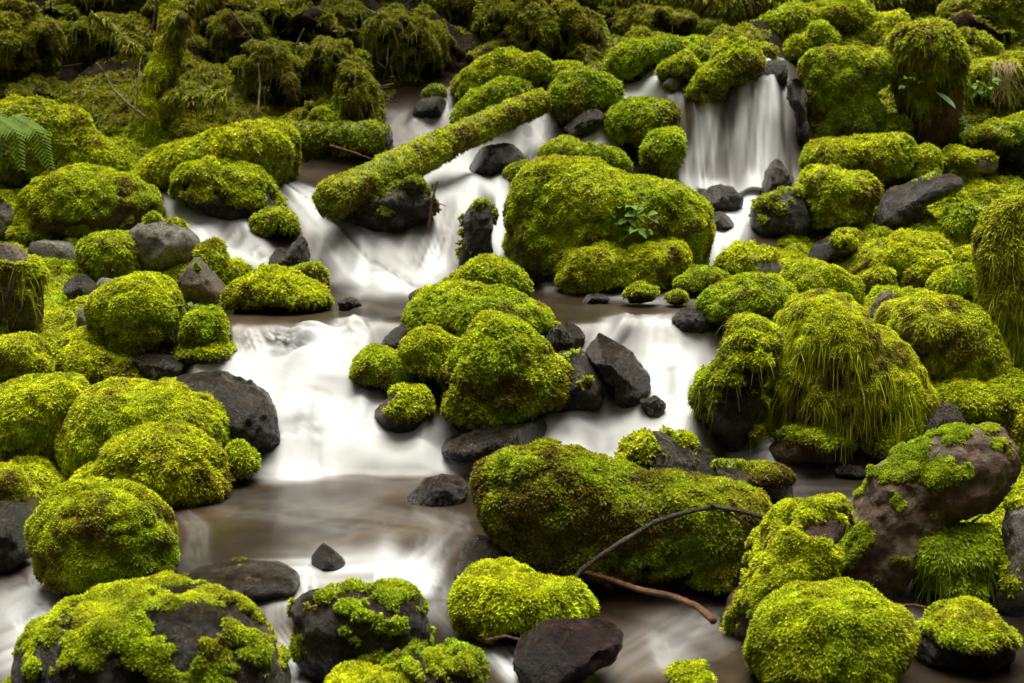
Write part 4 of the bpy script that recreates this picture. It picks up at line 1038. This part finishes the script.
twig('twig', 'thin pale sticks behind the stump head', 'twig', [(px3((877, 2, t7), (886, 13, t7)), .012, .008), (px3((924, 16, t7), (932, 18, t7), (930, 14, t7)), .007, .005)], 'twig')
rs = np.random.default_rng(23)
for k in range(60):
    u0 = rs.uniform(10, 600); v0 = rs.uniform(8, 95) if u0 < 400 else rs.uniform(5, 55)
    dd_ = float(Dof(u0, v0)[0]) - rs.uniform(.2, .5); L = rs.uniform(14, 48); an = rs.uniform(-1.2, 1.2) if k % 3 else rs.uniform(1.2, 1.9)
    du, dv = L * math.cos(an), -L * math.sin(an)
    twig('twig', 'thin dead twig sticking out of the dark mossy hillside', 'twig', [(px3((u0, v0, dd_ + .15), (u0 + du * .4 + rs.normal(0, 2), v0 + dv * .4 + rs.normal(0, 2), dd_), (u0 + du, v0 + dv, dd_ - rs.uniform(-.1, .2))), rs.uniform(.007, .016), .004),
         (px3((u0 + du * .4, v0 + dv * .4, dd_), (u0 + du * .6 + rs.normal(0, 5), v0 + dv * .6 + rs.normal(0, 5), dd_ - .05)), .006, .003)], ['twig', 'darktwig', 'bark', 'redtwig'][k % 4], group='dead twigs on the dark hillside')
# foreground branch and root
b0 = DH1 - dH1 * 1.0 - .10
twig('branch', 'dark bare branch lying against the largest mossy boulder', 'branch', [(px3((569, 584, b0), (585, 567, b0 + .02), (620, 543, b0 + .02), (655, 522, b0 + .05), (690, 511, b0 + .05), (715, 507, b0 + .08), (740, 511, b0 + .1), (778, 522, b0 + .16)), .011, .009),
     (px3((725, 511, b0 + .09), (745, 523, b0 + .1), (764, 533, b0 + .12)), .005, .003), (px3((716, 507, b0 + .08), (708, 503, b0 + .06)), .006, .003)], 'darktwig')
r0 = float(Dof(600, 600)[0])
twig('root', 'orange brown root curving into the front pool', 'root', [(px3((558, 572, r0), (585, 572, r0 - .05), (612, 580, r0 - .1), (640, 590, r0 - .2), (672, 596, r0 - .3), (698, 607, r0 - .4), (715, 622, r0 - .5)), .010, .014), (px3((602, 574, r0 - .05), (590, 568, r0)), .006, .003)], 'redtwig')
g0 = float(Dof(930, 618)[0]) - .15
twig('twig', 'thin orange twig floating at the low brown rock', 'twig', [(px3((892, 606, g0 + .15), (915, 605, g0 + .1), (938, 610, g0), (955, 612, g0)), .006, .004)], 'redtwig')
twig('twig', 'short orange twig on the low brown rock', 'twig', [(px3((911, 634, g0 - .1), (925, 637, g0 - .1), (938, 639, g0 - .1)), .005, .004)], 'redtwig')
twig('twig', 'red twig standing between the tilted boulder and the ferny stone', 'twig', [(px3((968, 526, g0 + .5), (975, 520, g0 + .5), (983, 515, g0 + .5)), .006, .004)], 'redtwig')
h0 = float(Dof(520, 650)[0]) - .15
twig('twig', 'tan straw caught over the wet log end', 'twig', [(px3((487, 640, h0), (505, 636, h0), (521, 640, h0), (527, 662, h0)), .006, .004)], 'redtwig')

# ------------------------------------------------------------------ fern, leaves, grass
rs = np.random.default_rng(5)
f0 = float(Dof(20, 190)[0]) - .35
fb = W(-18, 190, f0)
fern('dark green sword fern arching in from the left edge', fb, [
    (px3((-18, 185, f0), (-12, 135, f0), (12, 116, f0 - .1), (36, 130, f0 - .25), (52, 172, f0 - .35)), .22),
    (px3((-20, 185, f0), (-30, 140, f0), (-14, 112, f0 - .2), (14, 130, f0 - .4), (22, 170, f0 - .5)), .20),
    (px3((-22, 185, f0), (-50, 140, f0), (-70, 130, f0 - .1), (-90, 150, f0 - .2)), .15)])
f1 = float(Dof(388, 30)[0]) - .4
fern('small light green fern high on the hillside', W(388, 28, f1), [
    (px3((388, 28, f1), (380, 14, f1), (368, 9, f1 - .1)), .07), (px3((388, 28, f1), (392, 12, f1), (402, 8, f1 - .1)), .07), (px3((388, 28, f1), (386, 16, f1 - .1), (384, 12, f1 - .3)), .07)], HERB)
l0 = DBIG - dBIG * .95 - .08
leafy('leafy green plant growing on the biggest mossy boulder', W(630, 240, l0 + .12), [W(u, v, l0 + rs.uniform(-.12, .02)) for u, v in [(612, 214), (620, 208), (632, 206), (644, 208), (648, 216), (618, 226), (628, 220), (638, 228), (646, 232), (612, 236), (624, 238), (636, 216), (628, 232)]], .075, HERB, rs)
s0 = float(Dof(188, 318)[0]) - .25
leafy('tiny seedling at the foot of the egg shaped stone', W(188, 312, s0), [W(u, v, s0) for u, v in [(182, 305), (188, 303), (194, 305), (186, 308), (192, 309)]], .04, FERN, rs)
c0 = Dst - .55
leafy('broad leaved plant hanging from the shady side of the stump', W(985, 85, c0 + .3), [W(u, v, c0 + .25) for u, v in [(972, 86), (980, 82), (988, 88), (976, 94), (992, 80), (984, 92)]], .075, HERB, rs)
leafy('small leaf clump low on the stump', W(966, 118, c0 + .35), [W(u, v, c0 + .3) for u, v in [(964, 120), (968, 124), (964, 128)]], .07, FERN, rs)
leafy('little leafy sprig at the neck of the stump', W(912, 78, c0 + .2), [W(u, v, c0 + .15) for u, v in [(908, 78), (914, 76), (918, 82), (904, 86)]], .06, HERB, rs)
q = W(934, 91, c0 + .1) + (W(956, 109, c0 - .1) - W(934, 91, c0 + .1)) * np.linspace(0, 1, 8)[:, None]
V, f = blade_strip(q, np.array([.006, .03, .045, .05, .045, .036, .02, .001]), np.array([.45, -.6, .65]))
r = bpy.data.objects.new('single_leaf', None); COL.objects.link(r); r.location = Vector(q[0]); tag(r, 'single large pale green leaf in front of the stump', 'leaf')
link('blade', V, [f], PALELEAF, r, q[0])
V, qd, t_ = tube(px3((918, 100, c0 + .3), (926, 92, c0 + .15), (934, 91, c0 + .1)), [.005, .004, .004], 12, 6, 0); link('stalk', V[:-2], [qd], MAT['bark'], r, q[0])
# dry grass hanging over the ledge
parts = []; e0 = float(Dof(1005, 118)[0]) - .1
for k in range(34):
    u0 = rs.normal(1005, 9); 
    if not 990 < u0 < 1020: continue
    L = rs.uniform(22, 52)
    parts.append(blade_strip(resample(px3((u0, 62 + rs.uniform(-3, 3), e0), (u0 + rs.normal(0, 2), 64, e0 - .22), (u0 + rs.normal(0, 5), 62 + L * .5, e0 - .3), (u0 + rs.normal(0, 9), 62 + L, e0 - .26)), [1] * 4, 9)[0], np.linspace(.0045, .0012, 9), np.array([0, -1, .1])))
V, f = join(parts); tag(link('grass_tuft', V, [f], STRAW, None, W(1005, 62, e0)), 'tuft of dry straw coloured grass hanging over the right ledge', 'grass tuft')

# ------------------------------------------------------------------ camera, light
cam = bpy.data.cameras.new('camera'); co = bpy.data.objects.new('camera', cam); COL.objects.link(co)
co.location = (0, 0, CAMZ); co.rotation_euler = (math.pi / 2 - PITCH, 0, 0)
cam.sensor_width = 36; cam.lens = F / 1024 * 36; cam.clip_end = 300
cam.dof.use_dof = True; cam.dof.focus_distance = 6.6; cam.dof.aperture_fstop = 4.0
SC.camera = co
SUN_EL, SUN_AZ = math.radians(76), math.radians(10)      # high, a little behind the hillside
sun = bpy.data.lights.new('sun', 'SUN'); so = bpy.data.objects.new('sun', sun); COL.objects.link(so)
sun.energy = 1.5; sun.angle = math.radians(50); sun.color = (1, .95, .84)
dirv = Vector((math.sin(SUN_AZ) * math.cos(SUN_EL), math.cos(SUN_AZ) * math.cos(SUN_EL), math.sin(SUN_EL)))
so.rotation_euler = dirv.to_track_quat('Z', 'Y').to_euler()
w = bpy.data.worlds.new('World'); SC.world = w; w.use_nodes = True
nt = w.node_tree; bg = nt.nodes['Background']
sky = nt.nodes.new('ShaderNodeTexSky'); sky.sky_type = 'NISHITA'; sky.sun_disc = False
sky.sun_elevation = SUN_EL; sky.sun_rotation = SUN_AZ; sky.dust_density = 6; sky.air_density = 1; sky.ozone_density = .3
hs = nt.nodes.new('ShaderNodeHueSaturation'); hs.inputs['Saturation'].default_value = .1
nt.links.new(sky.outputs[0], hs.inputs['Color']); wm = nt.nodes.new('ShaderNodeVectorMath'); wm.operation = 'MULTIPLY'; wm.inputs[1].default_value = (1.06, 1.0, .84)   # light filtered by the forest
nt.links.new(hs.outputs[0], wm.inputs[0]); nt.links.new(wm.outputs[0], bg.inputs['Color'])
bg.inputs['Strength'].default_value = .06
SC.view_settings.view_transform = 'Standard'; SC.view_settings.look = 'None'
SC.view_settings.exposure = 2.1; SC.view_settings.gamma = 1
SC.cycles.max_bounces = 6; SC.cycles.diffuse_bounces = 3; SC.cycles.glossy_bounces = 2; SC.cycles.transmission_bounces = 3
SC.cycles.use_denoising = True
print('sprigs', NSPRIG[0], 'objects', len(SC.objects))
